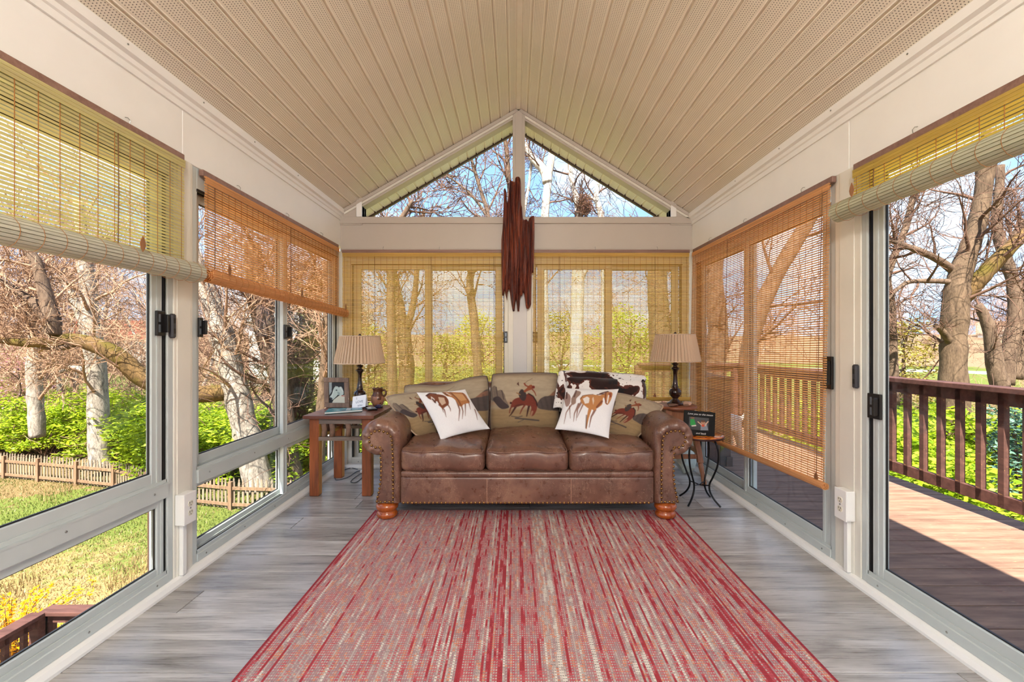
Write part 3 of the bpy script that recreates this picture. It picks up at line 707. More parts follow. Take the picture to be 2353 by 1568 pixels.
def horses_right():
    c = Canvas(200, 200, S(238,238,240)); c.use([(180,230),(700,240),(605,725),(70,640)])
    b1, b2, b3 = S(128,70,42), S(190,130,78), S(84,46,40)
    for q, w_ in (([(318,412),(280,482),(265,585)],.024),([(290,430),(250,522),(240,592)],.02),([(222,430),(172,502),(150,605)],.018),([(205,440),(210,560)],.012),([(330,440),(275,560)],.016)): c.line(q, w_, b1, .85, .004)
    c.poly([(150,350),(168,300),(192,296),(216,348),(205,420),(170,440)], b1, .8); c.line([(180,285),(175,350)], .018, b3)
    c.poly([(222,372),(242,330),(270,278),(312,290),(304,332),(270,372),(262,420),(225,430)], S(140,104,82), .9); c.line([(272,270),(250,350)], .018, b3, .8)
    c.line([(400,478),(378,560),(360,655)], .032, b2, 1, .010); c.line([(450,486),(412,552),(390,645)], .024, b1, .9, .006); c.line([(365,540),(358,650)], .014, b3, .7)
    c.poly([(305,372),(348,336),(430,330),(500,336),(542,310),(580,286),(622,284),(637,310),(622,372),(588,422),(556,412),(550,372),(532,362),(522,432),(472,472),(440,494),(420,484),(380,472),(340,442),(318,422)], b2)
    c.poly([(330,378),(372,352),(396,372),(386,422),(350,430)], S(234,228,222)); c.poly([(420,380),(432,352),(440,400),(430,440)], S(224,206,186), .9)
    c.line([(540,318),(470,330)], .012, b3); c.line([(582,280),(500,318)], .018, b3); c.line([(560,300),(555,372),(575,415)], .014, b1); c.poly([(590,300),(622,290),(628,340),(605,352)], S(150,74,46)); c.line([(592,330),(580,405)], .012, S(236,230,226)); c.line([(520,400),(470,462)], .022, b1, .9); c.line([(310,380),(330,340),(430,325)], .01, b3, .7)
    return c.blur(1)

MAT['print'] = painted('printed_canvas'); MAT['cotton'] = painted('printed_cotton', .85, .3)
def pillow(name, corners, thick, canvas, mat, back, parent=None, nu=140, nv=140, p=2.6, q=.55, pinch=.05, corner=0.0, seed=1, wr=.004, frontk=1.0, flip=False, backk=1.0, sag=None):
    """cushion between four 3-D corners tl, tr, br, bl; canvas gives the front's colours"""
    tl, tr, br, bl = [np.array(c) for c in corners]; r = np.random.RandomState(seed)
    U, Vv = np.meshgrid(np.linspace(0,1,nu), np.linspace(0,1,nv)); x = 2*U-1; y = 2*Vv-1
    k = 1-corner*(np.abs(x)**3*np.abs(y)**3)
    x2 = x*k*(1-pinch*(1-y**2)*np.abs(x)**3); y2 = y*k*(1-pinch*(1-x**2)*np.abs(y)**3)
    u2, v2 = (x2+1)/2, (y2+1)/2
    if sag is not None: v2 = v2 + sag(u2)*(1-v2)
    B = lambda a: a[..., None]
    pos = tl*B((1-u2)*(1-v2))+tr*B(u2*(1-v2))+br*B(u2*v2)+bl*B((1-u2)*v2)
    nrm = np.cross((tr+br-tl-bl), (tl+tr-bl-br)); nrm = nrm/np.linalg.norm(nrm)
    if nrm[1] > 0: nrm = -nrm
    prof = (np.clip((1-np.abs(x)**p)*(1-np.abs(y)**p), 0, 1))**q
    w1_ = sum(np.sin(U*a+Vv*b+c) for a, b, c in zip(r.uniform(-22,22,6), r.uniform(-22,22,6), r.uniform(0,6,6)))/6
    hf = prof*thick+wr*w1_*np.clip(prof*2,0,1)
    vs = np.concatenate([(pos+nrm*B(hf*frontk)).reshape(-1,3), (pos-nrm*B(prof*thick*backk)).reshape(-1,3)])
    i = np.arange(nu*nv).reshape(nv, nu); a, b, c, d = i[:-1,:-1].ravel(), i[:-1,1:].ravel(), i[1:,1:].ravel(), i[1:,:-1].ravel(); o = nu*nv
    fs = np.concatenate([np.stack([a,d,c,b],1), np.stack([a+o,b+o,c+o,d+o],1)])
    me = bpy.data.meshes.new(name); me.from_pydata(vs.tolist(), [], fs.tolist()); me.materials.append(mat)
    me.polygons.foreach_set('use_smooth', [True]*len(me.polygons))
    uu = 1-U if flip else U
    cf = canvas.at(uu, Vv).reshape(-1,3); cb = np.ones((nu*nv,3))*np.array(back)
    edge = ((np.abs(x) > .985) | (np.abs(y) > .985)).reshape(-1); 
    col = np.concatenate([np.concatenate([cf, cb]), np.ones((2*nu*nv,1))], 1).astype(np.float32)
    at = me.color_attributes.new('Col', 'FLOAT_COLOR', 'POINT'); at.data.foreach_set('color', col.ravel())
    bm = bmesh.new(); bm.from_mesh(me); bmesh.ops.remove_doubles(bm, verts=bm.verts, dist=1e-5); bmesh.ops.recalc_face_normals(bm, faces=bm.faces); bm.to_mesh(me); bm.free()
    ob = bpy.data.objects.new(name, me); COL.objects.link(ob)
    if parent: adopt(ob, parent)
    pillow.front = (pos+nrm*B(hf*frontk), nrm)
    rim = np.concatenate([pos[0,:], pos[1:,-1], pos[-1,-2::-1], pos[-2:0:-1,0]])
    return ob, [Vector(v) for v in rim[::4]]

# ------------------------------------------------------------------ rug
def rug_mat():
    n = N('woven_red_rug'); v = n.coord('Object'); X, Y, Z = n.sep(v); cp, rp = .0086, .0135
    col = n.math('FLOOR', n.math('DIVIDE', X, cp)); cx = n.math('SUBTRACT', n.math('FRACT', n.math('DIVIDE', X, cp)), .5)
    ry = n.math('FRACT', n.math('DIVIDE', Y, rp)); row = n.math('FLOOR', n.math('DIVIDE', Y, rp))
    wcol = n.white(n.comb(col, 3.3, 0))
    run = n.noise(n.comb(n.math('MULTIPLY', col, 7.31), n.math('MULTIPLY', Y, 7.0), 0), 1.0, 2, .5)      # runs along a thread
    band = n.noise(n.comb(n.math('MULTIPLY', X, 13.0), n.math('MULTIPLY', Y, .25), 4.0), 1.0, 2)           # broad stripes
    k = n.math('ADD', n.math('ADD', n.math('MULTIPLY', wcol, .34), n.math('MULTIPLY', run, .62)), n.math('MULTIPLY', band, .20))
    ink = n.ramp(k, [(.0, S(158,52,60)), (.43, S(176,76,82)), (.51, S(182,100,100)), (.57, S(162,120,122)), (.64, S(200,124,98)), (.68, S(178,158,150)), (.75, S(214,205,192))], 'CONSTANT')
    dotted = n.math('GREATER_THAN', k, .46)
    hole = n.math('MULTIPLY', n.math('LESS_THAN', n.math('ABSOLUTE', n.math('SUBTRACT', ry, .5)), .27), n.math('LESS_THAN', n.math('ABSOLUTE', cx), .33))
    light = n.mix(n.white(n.comb(col, row, 1)), S(200,192,182), S(158,146,142))
    c = n.mix(n.math('MULTIPLY', dotted, hole), ink, light)
    c = n.mix(n.math('MULTIPLY', n.math('SUBTRACT', 1.0, dotted), n.math('MULTIPLY', hole, .14)), c, S(196,116,116))
    ex = n.math('ABSOLUTE', X); edge = n.math('GREATER_THAN', ex, 1.017)
    c = n.mix(edge, c, S(150,50,58))
    n.base(c, .9, spec=.15); hgt = n.math('MULTIPLY', n.math('SINE', n.math('MULTIPLY', ry, 6.283)), n.math('COSINE', n.math('MULTIPLY', cx, 3.14)))
    n.bump(hgt, .35, .0025); return n.m
m = MB(); m.box(-1.03, 1.03, -2.0, 2.0, 0, .007)
rug = m.build('area_rug', rug_mat(), bevel=.0025); rug.location = (.067, 1.13, .0004)
T(rug, 'large flat woven rug striped in red, coral and cream on the floor', 'rug')

# ------------------------------------------------------------------ sofa
def leather_mat():
    n = N('worn_brown_leather'); v = n.coord('Object')
    f = n.noise(v, 4.0, 4, .55); f2 = n.noise(v, 22, 3, .5)
    c = n.ramp(n.math('ADD', n.math('MULTIPLY', f, .7), n.math('MULTIPLY', f2, .3)), [(.30, S(82,53,43)), (.50, S(110,74,59)), (.74, S(154,114,92))])
    vs = n.coord('Object', (30, 30, 5)); sc1 = n.noise(vs, 1.0, 3, .7, 1.5)
    vs2 = n.coord('Object', (9, 20, 26)); sc2 = n.noise(vs2, 1.0, 3, .75, 2.0)
    s1 = n.math('LESS_THAN', n.math('ABSOLUTE', n.math('SUBTRACT', sc1, .50)), .0028); s2 = n.math('LESS_THAN', n.math('ABSOLUTE', n.math('SUBTRACT', sc2, .52)), .0028)
    sc = n.math('MULTIPLY', n.math('MAXIMUM', s1, s2), n.math('GREATER_THAN', n.noise(v, 6, 2), .47))
    c = n.mix(n.math('MULTIPLY', sc, .55), c, S(222,186,158))
    n.base(c, n.ramp(f2, [(.3, (.24,)*3), (.7, (.42,)*3)]), spec=.7)
    n.bump(n.math('ADD', n.noise(v, 170, 3), n.math('MULTIPLY', n.noise(v, 11, 2), 1.6)), .10, .003); return n.m
MAT['leather'] = leather_mat()
MAT['brass'] = simple('aged_brass_nail', S(150,112,66), .28, .9, var=.25, scale=40)
MAT['bun'] = wood('honey_bun_foot', S(134,54,14), S(206,104,34), 2, 2, .18, .6)
def soft_box(mb, c, size, r_, puff=(0,0,0), n=16, m=0, warp=None):
    hs = [q/2 for q in size]; idx = {}
    def vert(p):
        key = tuple(round(q, 5) for q in p)
        if key in idx: return idx[key]
        q = [hs[i]*p[i] for i in range(3)]; cl = [max(-(hs[i]-r_), min(hs[i]-r_, q[i])) for i in range(3)]; d = [q[i]-cl[i] for i in range(3)]
        L = math.sqrt(sum(t*t for t in d))
        if L > 1e-9: q = [cl[i]+r_*d[i]/L for i in range(3)]
        a = [min(1, abs(t)) for t in p]
        q[0] += puff[0]*p[0]*(1-a[1]**2)*(1-a[2]**2); q[1] += puff[1]*p[1]*(1-a[0]**4)*(1-a[2]**2); q[2] += puff[2]*p[2]*(1-a[0]**4)*(1-a[1]**2)
        if warp: q = warp(q, p)
        idx[key] = len(mb.v); mb.v.append(tuple(q[i]+c[i] for i in range(3))); return idx[key]
    g = [-1+2*i/n for i in range(n+1)]
    g = [math.copysign(abs(t)**.7, t) for t in g]
    for ax in range(3):
        for sg in (-1, 1):
            for i in range(n):
                for j in range(n):
                    qs = []
                    for a, b in ((g[i],g[j]),(g[i+1],g[j]),(g[i+1],g[j+1]),(g[i],g[j+1])):
                        p = [0,0,0]; p[ax] = sg; p[(ax+1)%3] = a; p[(ax+2)%3] = b; qs.append(vert(p))
                    mb.f.append(tuple(qs) if sg > 0 else tuple(reversed(qs))); mb.mi.append(m)
SX = .078                              # sofa centre line
sofa = thing('sofa', (SX, 3.4, 0), 'worn brown leather rolled-arm sofa with brass nail heads on the rug', 'sofa')
YF = 2.955
def arm(sg):
    xi = SX + sg*.823                 # inner face; u grows outwards
    Po = [(0,.11),(0,.18),(0,.26),(0,.34),(0,.42),(.002,.47)]
    a0 = [(math.radians(t)) for t in np.linspace(172, -118, 26)]
    for t in a0:
        rx = .128 if t > math.pi/2 else .120
        Po.append((.148+rx*math.cos(t)*(1.12 if t > math.pi/2 else 1), .535+.120*math.sin(t)))
    Po += [(.110,.412),(.112,.36),(.122,.28),(.140,.20),(.160,.14),(.166,.11)]
    Qo = [(.050,.122),(.050,.18),(.050,.26),(.051,.34),(.052,.42),(.054,.46)]
    for t in a0: Qo.append((.150+(.082 if t > math.pi/2 else .056)*math.cos(t)*(1.12 if t > math.pi/2 else 1), .528+.056*math.sin(t)*(1 if t>0 else .95)))
    Qo += [(.132,.455),(.126,.36),(.128,.28),(.138,.20),(.150,.15),(.154,.122)]
    k = len(Po); m = MB(); layers = [(0, .90, 0), (0, .14, 0), (0, .06, 0), (.06, .030, 0), (.22, .010, 1), (.50, -.004, 1), (.82, .0, 1), (1.0, .010, 0)]
    for bl_, dy, pl in layers:
        for i in range(k):
            u = Po[i][0]+(Qo[i][0]-Po[i][0])*bl_; z = Po[i][1]+(Qo[i][1]-Po[i][1])*bl_; yy = YF+dy
            if pl and 6 <= i < 30: yy += .014-.018*(abs(math.sin((i-6)*math.pi/3.0))**.5)
            m.v.append((xi+sg*u, yy, z))
    for L in range(len(layers)-1):
        for i in range(k):
            j = (i+1) % k; f = (L*k+i, L*k+j, (L+1)*k+j, (L+1)*k+i); m.f.append(f if sg < 0 else f[::-1]); m.mi.append(0)
    m.f.append(tuple(range(k))); m.mi.append(0)
    o = m.build('arm', MAT['leather'], sofa, smooth=True, fix=True)
    m = MB(); m.add([(xi+sg*(u+(.102-u)*.02), YF+.004, z) for u, z in Qo]+[(xi+sg*u, YF+.014, z) for u, z in Qo], [tuple(range(k))]+[(i,(i+1)%k,k+(i+1)%k,k+i) for i in range(k)])
    fp = m.build('arm_front_panel', MAT['leather'], o, fix=True)
    # nail heads along the panel's outline
    path = [Vector((xi+sg*u, YF+.002, z)) for u, z in Qo]; path.append(path[0]); out = []; acc = 0; step = .0285
    for a, b in zip(path[:-1], path[1:]):
        L = (b-a).length; t = step-acc if out else 0
        while t <= L: out.append(a.lerp(b, t/L)); t += step
        acc = (acc+L) % step if out else 0
        acc = L-(t-step)
    return out
nm_ = MB(); nm_.lathe([(.0088,0),(.0086,.0022),(.0070,.0044),(.0042,.0058),(.0012,.0063)], n=10); NAIL = nm_.mesh('nail_head', MAT['brass'], True)
nails = arm(-1)+arm(1)
nx = SX-.805
while nx < SX+.81: nails.append(Vector((nx, YF+.004, .116))); nx += .0275
for p in nails: link('nail_head', NAIL, sofa, p, (math.pi/2, 0, 0))
m = MB(); m.box(SX-.82, SX+.82, YF+.05, 3.84, .105, .30); m.build('base_frame', MAT['leather'], sofa, bevel=.01)
m = MB(); soft_box(m, (SX, YF+.035, .196), (1.648, .065, .178), .014, (0,.004,0), 20); m.build('front_panel', MAT['leather'], sofa, smooth=True)
m = MB(); soft_box(m, (SX, YF+.032, .300), (1.648, .072, .054), .024, (0,.003,0), 20); m.build('front_roll', MAT['leather'], sofa, smooth=True)
m = MB()
for xx in (SX-.262, SX+.285): m.tube([(xx, YF+.0015, .112), (xx, YF-.001, .19), (xx, YF+.002, .27)], .0022, 5)
m.build('seam', simple('pale_worn_seam', S(176,134,110), .6), sofa)
m = MB(); soft_box(m, (SX, 3.81, .46), (1.80, .15, .74), .05, (0,.01,0), 14); m.build('back_frame', MAT['leather'], sofa, smooth=True)
for x, y in ((-.845, 3.005), (.990, 3.005), (-.845, 3.74), (.990, 3.74)):
    m = MB(); m.lathe([(.050,0.001),(.060,.006),(.068,.018),(.068,.030),(.060,.044),(.056,.048),(.064,.056),(.073,.068),(.073,.084),(.064,.098),(.05,.106)], (x, y, .008 if y < 3.1 else 0), 28); m.build('bun_foot', MAT['bun'], sofa, smooth=True)
seg = [(-.748,-.196), (-.194,.348), (.350,.904)]
for i, (a, b) in enumerate(seg):
    rr_ = random.Random(i+3); ph = rr_.uniform(0, 6)
    def wp(q, p):
        s_ = .006*math.sin(q[0]*17+ph)+.004*math.sin(q[0]*41+q[1]*23+ph); zz = q[2]+(s_ if p[2] > 0 else s_*.5)
        if p[2] > 0: zz += .030*(p[1]*.5+.5) - (.008 if i == 0 else 0)*(p[0])
        return [q[0], q[1]+(.006*math.sin(q[0]*29+ph) if p[1] < -.9 else 0), zz]
    m = MB(); soft_box(m, ((a+b)/2, 3.31, .393), (b-a-.004, .745, .150), .040, (.004,.012,.022), 20, warp=wp)
    cu = m.build('seat_cushion', MAT['leather'], sofa, smooth=True)
    z_ = .4475; y_ = 2.942
    pts = [Vector((a+.03, y_+.10, z_+.018)), Vector((a+.012, y_+.03, z_+.010))]+[Vector((a+.02+(b-a-.04)*t, y_-.010*math.sin(math.pi*t)+.004*math.sin((a+(b-a)*t-(a+b)/2)*29+ph), z_+.004+.006*math.sin(((b-a)*t-(b-a)/2)*17+ph)-(.008 if i == 0 else 0)*(2*t-1))) for t in [k/14 for k in range(15)]]+[Vector((b-.012, y_+.03, z_+.010)), Vector((b-.03, y_+.10, z_+.018))]
    m = MB(); m.tube(pts, .0042, 6); m.build('piping', MAT['leather'], cu, smooth=True)
WEST = western()
bc = [((925,884),(1124,860),(1124,990),(940,1000)), ((1129,858),(1283,856),(1286,992),(1124,992)), ((1288,864),(1482,876),(1474,992),(1287,990))]
for i, q in enumerate(bc):
    cs = [P(q[0][0], q[0][1], 3.70), P(q[1][0], q[1][1], 3.70), P(q[2][0], q[2][1], 3.60), P(q[3][0], q[3][1], 3.60)]
    sg_ = (lambda u: .10*np.exp(-((u-.45)/.25)**2)) if i == 0 else None
    o, rim = pillow('back_cushion', cs, .085, WEST, MAT['print'], S(150,126,96), sofa, 190, 150, 7, .5, .012, .06 if i != 1 else .05, seed=10+i, wr=.006, sag=sg_)
    HIDE = pillow.front
    m = MB(); m.tube(rim+[rim[0]], .0055, 6, cap=False); m.build('piping', simple('dark_brown_piping', S(74,54,44), .7), o, smooth=True)

# throw pillows
def throw(name, quad, ys, thick, cv, mat, label, back, **kw):
    cs = [P(a, b, y) for (a, b), y in zip(quad, ys)]
    o, rim = pillow(name, cs, thick, cv, mat, back, **kw); T(o, label, 'pillow', 'throw pillows on the sofa'); return o, rim
o, rim = throw('throw_pillow', ((877,909),(995,897),(1066,986),(957,1008)), (3.42,3.53,3.45,3.24), .058, WEST, MAT['print'], 'tan corded pillow with rider print against the left arm, behind a white one', S(150,128,98), pinch=.04, corner=.10, seed=21, p=3, wr=.004)
PIPE = simple('tan_piping', S(176,150,126), .7)
m = MB(); m.tube(rim+[rim[0]], .007, 6, cap=False); m.build('piping', PIPE, o, smooth=True)
tg = MB(); a = P(1000-18, 1006, 3.24); tg.box(a.x-.012, a.x+.012, a.y-.002, a.y, a.z-.006, a.z+.006); tg.build('care_tag', MAT['outlet'], o)
o, rim = throw('throw_pillow', ((1414,899),(1533,931),(1458,1017),(1346,984)), (3.52,3.46,3.22,3.36), .058, WEST, MAT['print'], 'tan corded pillow with bucking rider print against the right arm', S(150,128,98), pinch=.04, corner=.10, seed=22, p=3, wr=.004)
m = MB(); m.tube(rim+[rim[0]], .007, 6, cap=False); m.build('piping', PIPE, o, smooth=True)
throw('throw_pillow', ((957,902),(1069,895),(1126,986),(1013,1012)), (3.30,3.42,3.30,3.11), .055, horses_left(), MAT['cotton'], 'white pillow with two watercolour horses on the left seat cushion', S(236,236,238), pinch=.07, seed=31, p=2.2, q=.6, wr=.0045)
throw('throw_pillow', ((1300,892),(1422,894),(1399,1008),(1275,987)), (3.43,3.36,3.10,3.19), .055, horses_right(), MAT['cotton'], 'white pillow with one large watercolour horse on the right seat cushion', S(236,236,238), pinch=.07, seed=32, p=2.2, q=.6, wr=.0045)

# cowhide throw over the right back cushion
def hide_mat():
    n = N('cowhide_fur'); v = n.coord('Object'); a = n.noise(v, 5.2, 3, .5, .6); b = n.noise(n.coord('Object', loc=(3.1,1.7,.4)), 9, 2, .5, .4); sp = n.noise(v, 55, 2, .5)
    c = n.ramp(a, [(.0, S(40,18,14)), (.47, S(86,42,30)), (.52, S(236,232,228))], 'CONSTANT')
    c = n.mix(n.math('MULTIPLY', n.math('GREATER_THAN', b, .60), n.math('LESS_THAN', a, .56)), c, S(24,18,20))
    c = n.mix(n.math('GREATER_THAN', sp, .68), c, S(54,28,24)); n.base(c, .7, spec=.2); n.b.inputs['Sheen Weight'].default_value = .4
    n.bump(n.noise(n.coord('Object', (300,300,60)), 1, 2), .2, .003); return n.m
FG, fn_ = HIDE; fnv = np.array(fn_); nvh = int(FG.shape[0]*.66); nuh = FG.shape[1]; rows = []
back = np.array((0, .012, 0)); top_row = FG[0]
for k in range(8):                                  # tail hanging behind the cushion
    t = 1-k/8; rows.append(top_row+np.array((0, .118, -.02-.22*t)))
for a_ in (150, 120, 90, 60, 30):                   # over the top edge
    ca, sa = math.cos(math.radians(a_)), math.sin(math.radians(a_)); rows.append(top_row+np.array((0, .012-.104*ca, .022+.030*sa)))
for r_ in range(3, nvh):
    u_ = np.linspace(0, 1, nuh); rows.append(FG[r_]+fnv*(.016+.005*np.sin(u_*23+r_*.11))[:, None]+fnv*.0)
    if r_ > nvh-6: rows[-1] = rows[-1]+np.array((0,0,-.012))*(np.sin(u_*17)+np.sin(u_*41))[:, None]
G_ = np.array(rows)[:, ::2]; nv, nu = G_.shape[:2]; u_ = np.linspace(-1, 1, nu); G_ = G_+np.array((.012,0,0))*(u_**5)[None, :, None]; vs = G_.reshape(-1,3).tolist()
fs = [(j*nu+i, j*nu+i+1, (j+1)*nu+i+1, (j+1)*nu+i) for j in range(nv-1) for i in range(nu-1)]
m = MB(); m.add(vs, fs); hide = m.build('cowhide_throw', hide_mat(), smooth=True)
sd = hide.modifiers.new('thick', 'SOLIDIFY'); sd.thickness = .008; sd.offset = 0
T(hide, 'brown, black and white cowhide throw draped over the right back cushion', 'throw')
# folded flap at its left edge
m = MB(); vs = []; fs = []
for j in range(24):
    t = j/23
    for i in range(10):
        u = i/9; vs.append((.345+.055*u-.05*t*(1-u), 3.515-.03*math.sin(u*3.1)+.06*(1-t), .925-.275*t+.012*math.sin(u*5)))
for j in range(23):
    for i in range(9): a = j*10+i; fs.append((a, a+1, a+11, a+10))
m.add(vs, fs); fo = m.build('folded_edge', hide.data.materials[0], hide, smooth=True); sd = fo.modifiers.new('thick', 'SOLIDIFY'); sd.thickness = .012; sd.offset = 0
# ------------------------------------------------------------------ rustic end table
MAT['barn'] = wood('barn_wood_red', S(92,44,24), S(172,92,46), 2, 1.4, .5, objvar=.2)
MAT['barn_top'] = wood('barn_wood_top', S(70,36,30), S(140,82,62), 0, 1.4, .32, .2)
MAT['barn_grey'] = wood('weathered_rail', S(84,72,66), S(142,126,116), 0, 1.4, .6)
MAT['barn_gold'] = wood('fresh_sawn_pine', S(176,112,44), S(222,162,78), 2, 1.4, .5)
MAT['twig'] = simple('barked_log', S(126,98,82), .8, var=.35, scale=30, bump=.6, bscale=60)
TB = (-1.32, 3.68)
tab = thing('end_table', (TB[0], TB[1], 0), 'rustic barn wood end table with log spindles left of the sofa', 'table')
for k in range(4):
    m = MB(); w_ = .1325; x0 = -1.583+0*k; y0 = 3.385+k*.150; m.box(-1.583, -1.052, y0, y0+.149, .588, .614)
    m.build('top_plank', MAT['barn_top'], tab, bevel=.004)
for lx, ly in ((-1.515, 3.455), (-1.120, 3.455), (-1.515, 3.915), (-1.120, 3.915)):
    m = MB(); m.box(lx-.036, lx+.036, ly-.030, ly+.030, 0, .588); lg = m.build('leg', MAT['barn'], tab, bevel=.006)
    m = MB(); m.box(lx+.0355, lx+.0375, ly-.024, ly+.024, .01, .58); m.build('sawn_face', MAT['barn_gold'], lg)
for y in (3.440, 3.930):
    m = MB(); m.box(-1.479, -1.156, y-.014, y+.014, .545, .586); m.build('apron', MAT['barn_grey'], tab, bevel=.003)
    m = MB(); m.box(-1.479, -1.156, y-.022, y+.022, .420, .448); m.build('lower_rail', MAT['barn_grey'], tab, bevel=.003)
    for x in (-1.445, -1.385, -1.262):
        m = MB(); m.tube([(x, y, .448), (x+.004, y+.002, .5), (x-.002, y, .546)], [.021, .019, .020], 10); m.build('log_spindle', MAT['twig'], tab, smooth=True)
for x in (-1.515, -1.120):
    m = MB(); m.box(x-.014, x+.014, 3.486, 3.884, .545, .586); m.build('apron', MAT['barn'], tab, bevel=.003)
    m = MB(); m.box(x-.020, x+.020, 3.486, 3.884, .420, .448); m.build('lower_rail', MAT['barn_gold'], tab, bevel=.003)
    for y in (3.56, 3.68, 3.80):
        m = MB(); m.tube([(x, y, .448), (x+.003, y+.002, .5), (x, y, .546)], [.020, .018, .019], 10); m.build('log_spindle', MAT['twig'], tab, smooth=True)

# ------------------------------------------------------------------ lamps
MAT['bronze'] = simple('dark_bronze_turning', S(44,24,20), .22, .25, var=.3, scale=5, coat=.5)
def pleat_mat(name, c1):
    n = N(name); a = n.n('ShaderNodeVertexColor'); a.layer_name = 'Col'; v = n.coord('Object', (1,1,1))
    c = n.mix(1, a.outputs[0], c1, 'MULTIPLY'); n.base(c, .75, spec=.2)
    tr = n.n('ShaderNodeBsdfTranslucent'); n.l(n.mix(1, c, (1,.86,.70), 'MULTIPLY'), tr.inputs[0]); ms = n.n('ShaderNodeMixShader'); ms.inputs[0].default_value = .22
    n.l(n.b.outputs[0], ms.inputs[1]); n.l(tr.outputs[0], ms.inputs[2]); n.l(ms.outputs[0], n.out.inputs['Surface']); return n.m
MAT['pleat'] = pleat_mat('pleated_beige_silk', S(216,192,166))
def lamp(loc, label, sc=1.0, rot=0):
    root = thing('table_lamp', (0,0,0), label, 'lamp', 'pair of table lamps beside the sofa')
    pr = [(.064,0),(.068,.006),(.066,.016),(.056,.022),(.046,.026),(.040,.036),(.026,.046),(.022,.054),(.030,.064),(.046,.082),(.052,.104),(.046,.126),(.030,.140),(.026,.148),(.030,.153),(.024,.162),(.019,.20),(.0165,.245),(.020,.285),(.033,.306),(.036,.312),(.022,.318),(.015,.330),(.028,.345),(.030,.350),(.014,.356),(.012,.372),(.012,.410)]
    m = MB(); m.lathe(pr, n=28); m.build('lamp_base', MAT['bronze'], root, smooth=True)
    m = MB(); m.tube([(0,0,.405),(0,0,.598)], .006, 8); m.build('stem', MAT['bronze'], root)
    m = MB(); m.lathe([(.004,.594),(.012,.598),(.013,.606),(.008,.616),(.003,.620)], n=14); m.build('finial', MAT['bronze'], root, smooth=True)
    # pleated shade
    NP = 46; zb, zt = .372, .597; rb, rt = .203, .158; vs = []; fs = []; cols = []; per = 6; NN = NP*per
    for k, t in enumerate((0, .03, .5, .97, 1)):
        for j in range(NN):
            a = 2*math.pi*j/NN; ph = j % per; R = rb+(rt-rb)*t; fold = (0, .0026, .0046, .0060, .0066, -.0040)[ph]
            vs.append(((R+fold)*math.cos(a), (R+fold)*math.sin(a), zb+(zt-zb)*t)); cols.append((.70 if ph == 5 else 1.0,)*3)  # inner creases coloured darker, their shade painted into the cloth
    for k in range(4):
        for j in range(NN): j2 = (j+1) % NN; fs.append((k*NN+j, k*NN+j2, (k+1)*NN+j2, (k+1)*NN+j))
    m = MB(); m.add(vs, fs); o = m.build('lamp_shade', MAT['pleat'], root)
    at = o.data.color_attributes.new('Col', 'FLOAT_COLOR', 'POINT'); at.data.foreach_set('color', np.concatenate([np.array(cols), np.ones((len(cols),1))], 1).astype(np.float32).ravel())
    for z, R in ((zb, rb), (zt, rt)):
        m = MB(); m.lathe([(R+.0045, z-.004), (R+.0060, z), (R+.0045, z+.005), (R-.003, z+.005), (R-.003, z-.004), (R+.0045, z-.004)], n=64)
        m.f = m.f[:-2]; m.mi = m.mi[:-2]; m.build('shade_trim', simple('shade_trim', S(196,172,148), .7), o, smooth=True)
    m = MB()
    for k in range(3): a = k*2.094; m.tube([(0,0,.590), (rt*math.cos(a), rt*math.sin(a), .594)], .002, 5)
    m.build('shade_spider', MAT['bronze'], root)
    root.location = loc; root.rotation_euler = (0,0,rot); root.scale = (sc,)*3; return root
lamp((-1.320, 3.865, .614), 'dark turned lamp with pleated beige shade on the rustic end table', 1.0)
lamp((1.363, 3.88, .630), 'dark turned lamp with pleated tan shade on the wooden stool', 1.0, .4)

# ------------------------------------------------------------------ things on the end table
fr = thing('framed_horse_picture', (-1.48, 3.79, .614), 'brown wooden picture frame with a white horse portrait on the end table', 'picture frame')
WOODF = wood('brown_frame_wood', S(82,62,50), S(138,110,90), 2, 2, .5)
A, B, Cc, D = P(744,869,3.84), P(801,869,3.82), P(804,935,3.78), P(746,938,3.80)
fx = (B-A).normalized(); fy = (D-A).normalized(); fz = fx.cross(fy).normalized()
if fz.y > 0: fz = -fz
Wf, Hf = (B-A).length, (D-A).length
base_shift = Vector((0, 0, .616-(A+fy*Hf).z)); A = A+base_shift
fp_ = lambda u, v, d=0: A+fx*u+fy*v+fz*d
b_ = .040
for (u0, v0, u1, v1) in ((0,0,Wf,b_),(0,Hf-b_,Wf,Hf),(0,b_,b_,Hf-b_),(Wf-b_,b_,Wf,Hf-b_)):
    m = MB(); ps = [fp_(u0,v0,0),fp_(u1,v0,0),fp_(u1,v1,0),fp_(u0,v1,0)]; m.add([p+fz*-.016 for p in ps]+[p+fz*.006 for p in ps], [(0,1,2,3),(7,6,5,4),(0,4,5,1),(1,5,6,2),(2,6,7,3),(3,7,4,0)])
    m.build('frame_bar', WOODF, fr, bevel=.003, fix=True)
c = Canvas(80, 110, S(38,34,32)); c.use([(660,395),(925,395),(945,780),(655,780)])
c.poly([(655,395),(712,395),(706,560),(655,640)], S(150,160,162)); c.poly([(735,720),(830,640),(960,620),(960,790),(700,790)], S(196,196,182)); c.line([(880,640),(945,645)], .02, S(170,90,80))
hs = S(176,190,186)
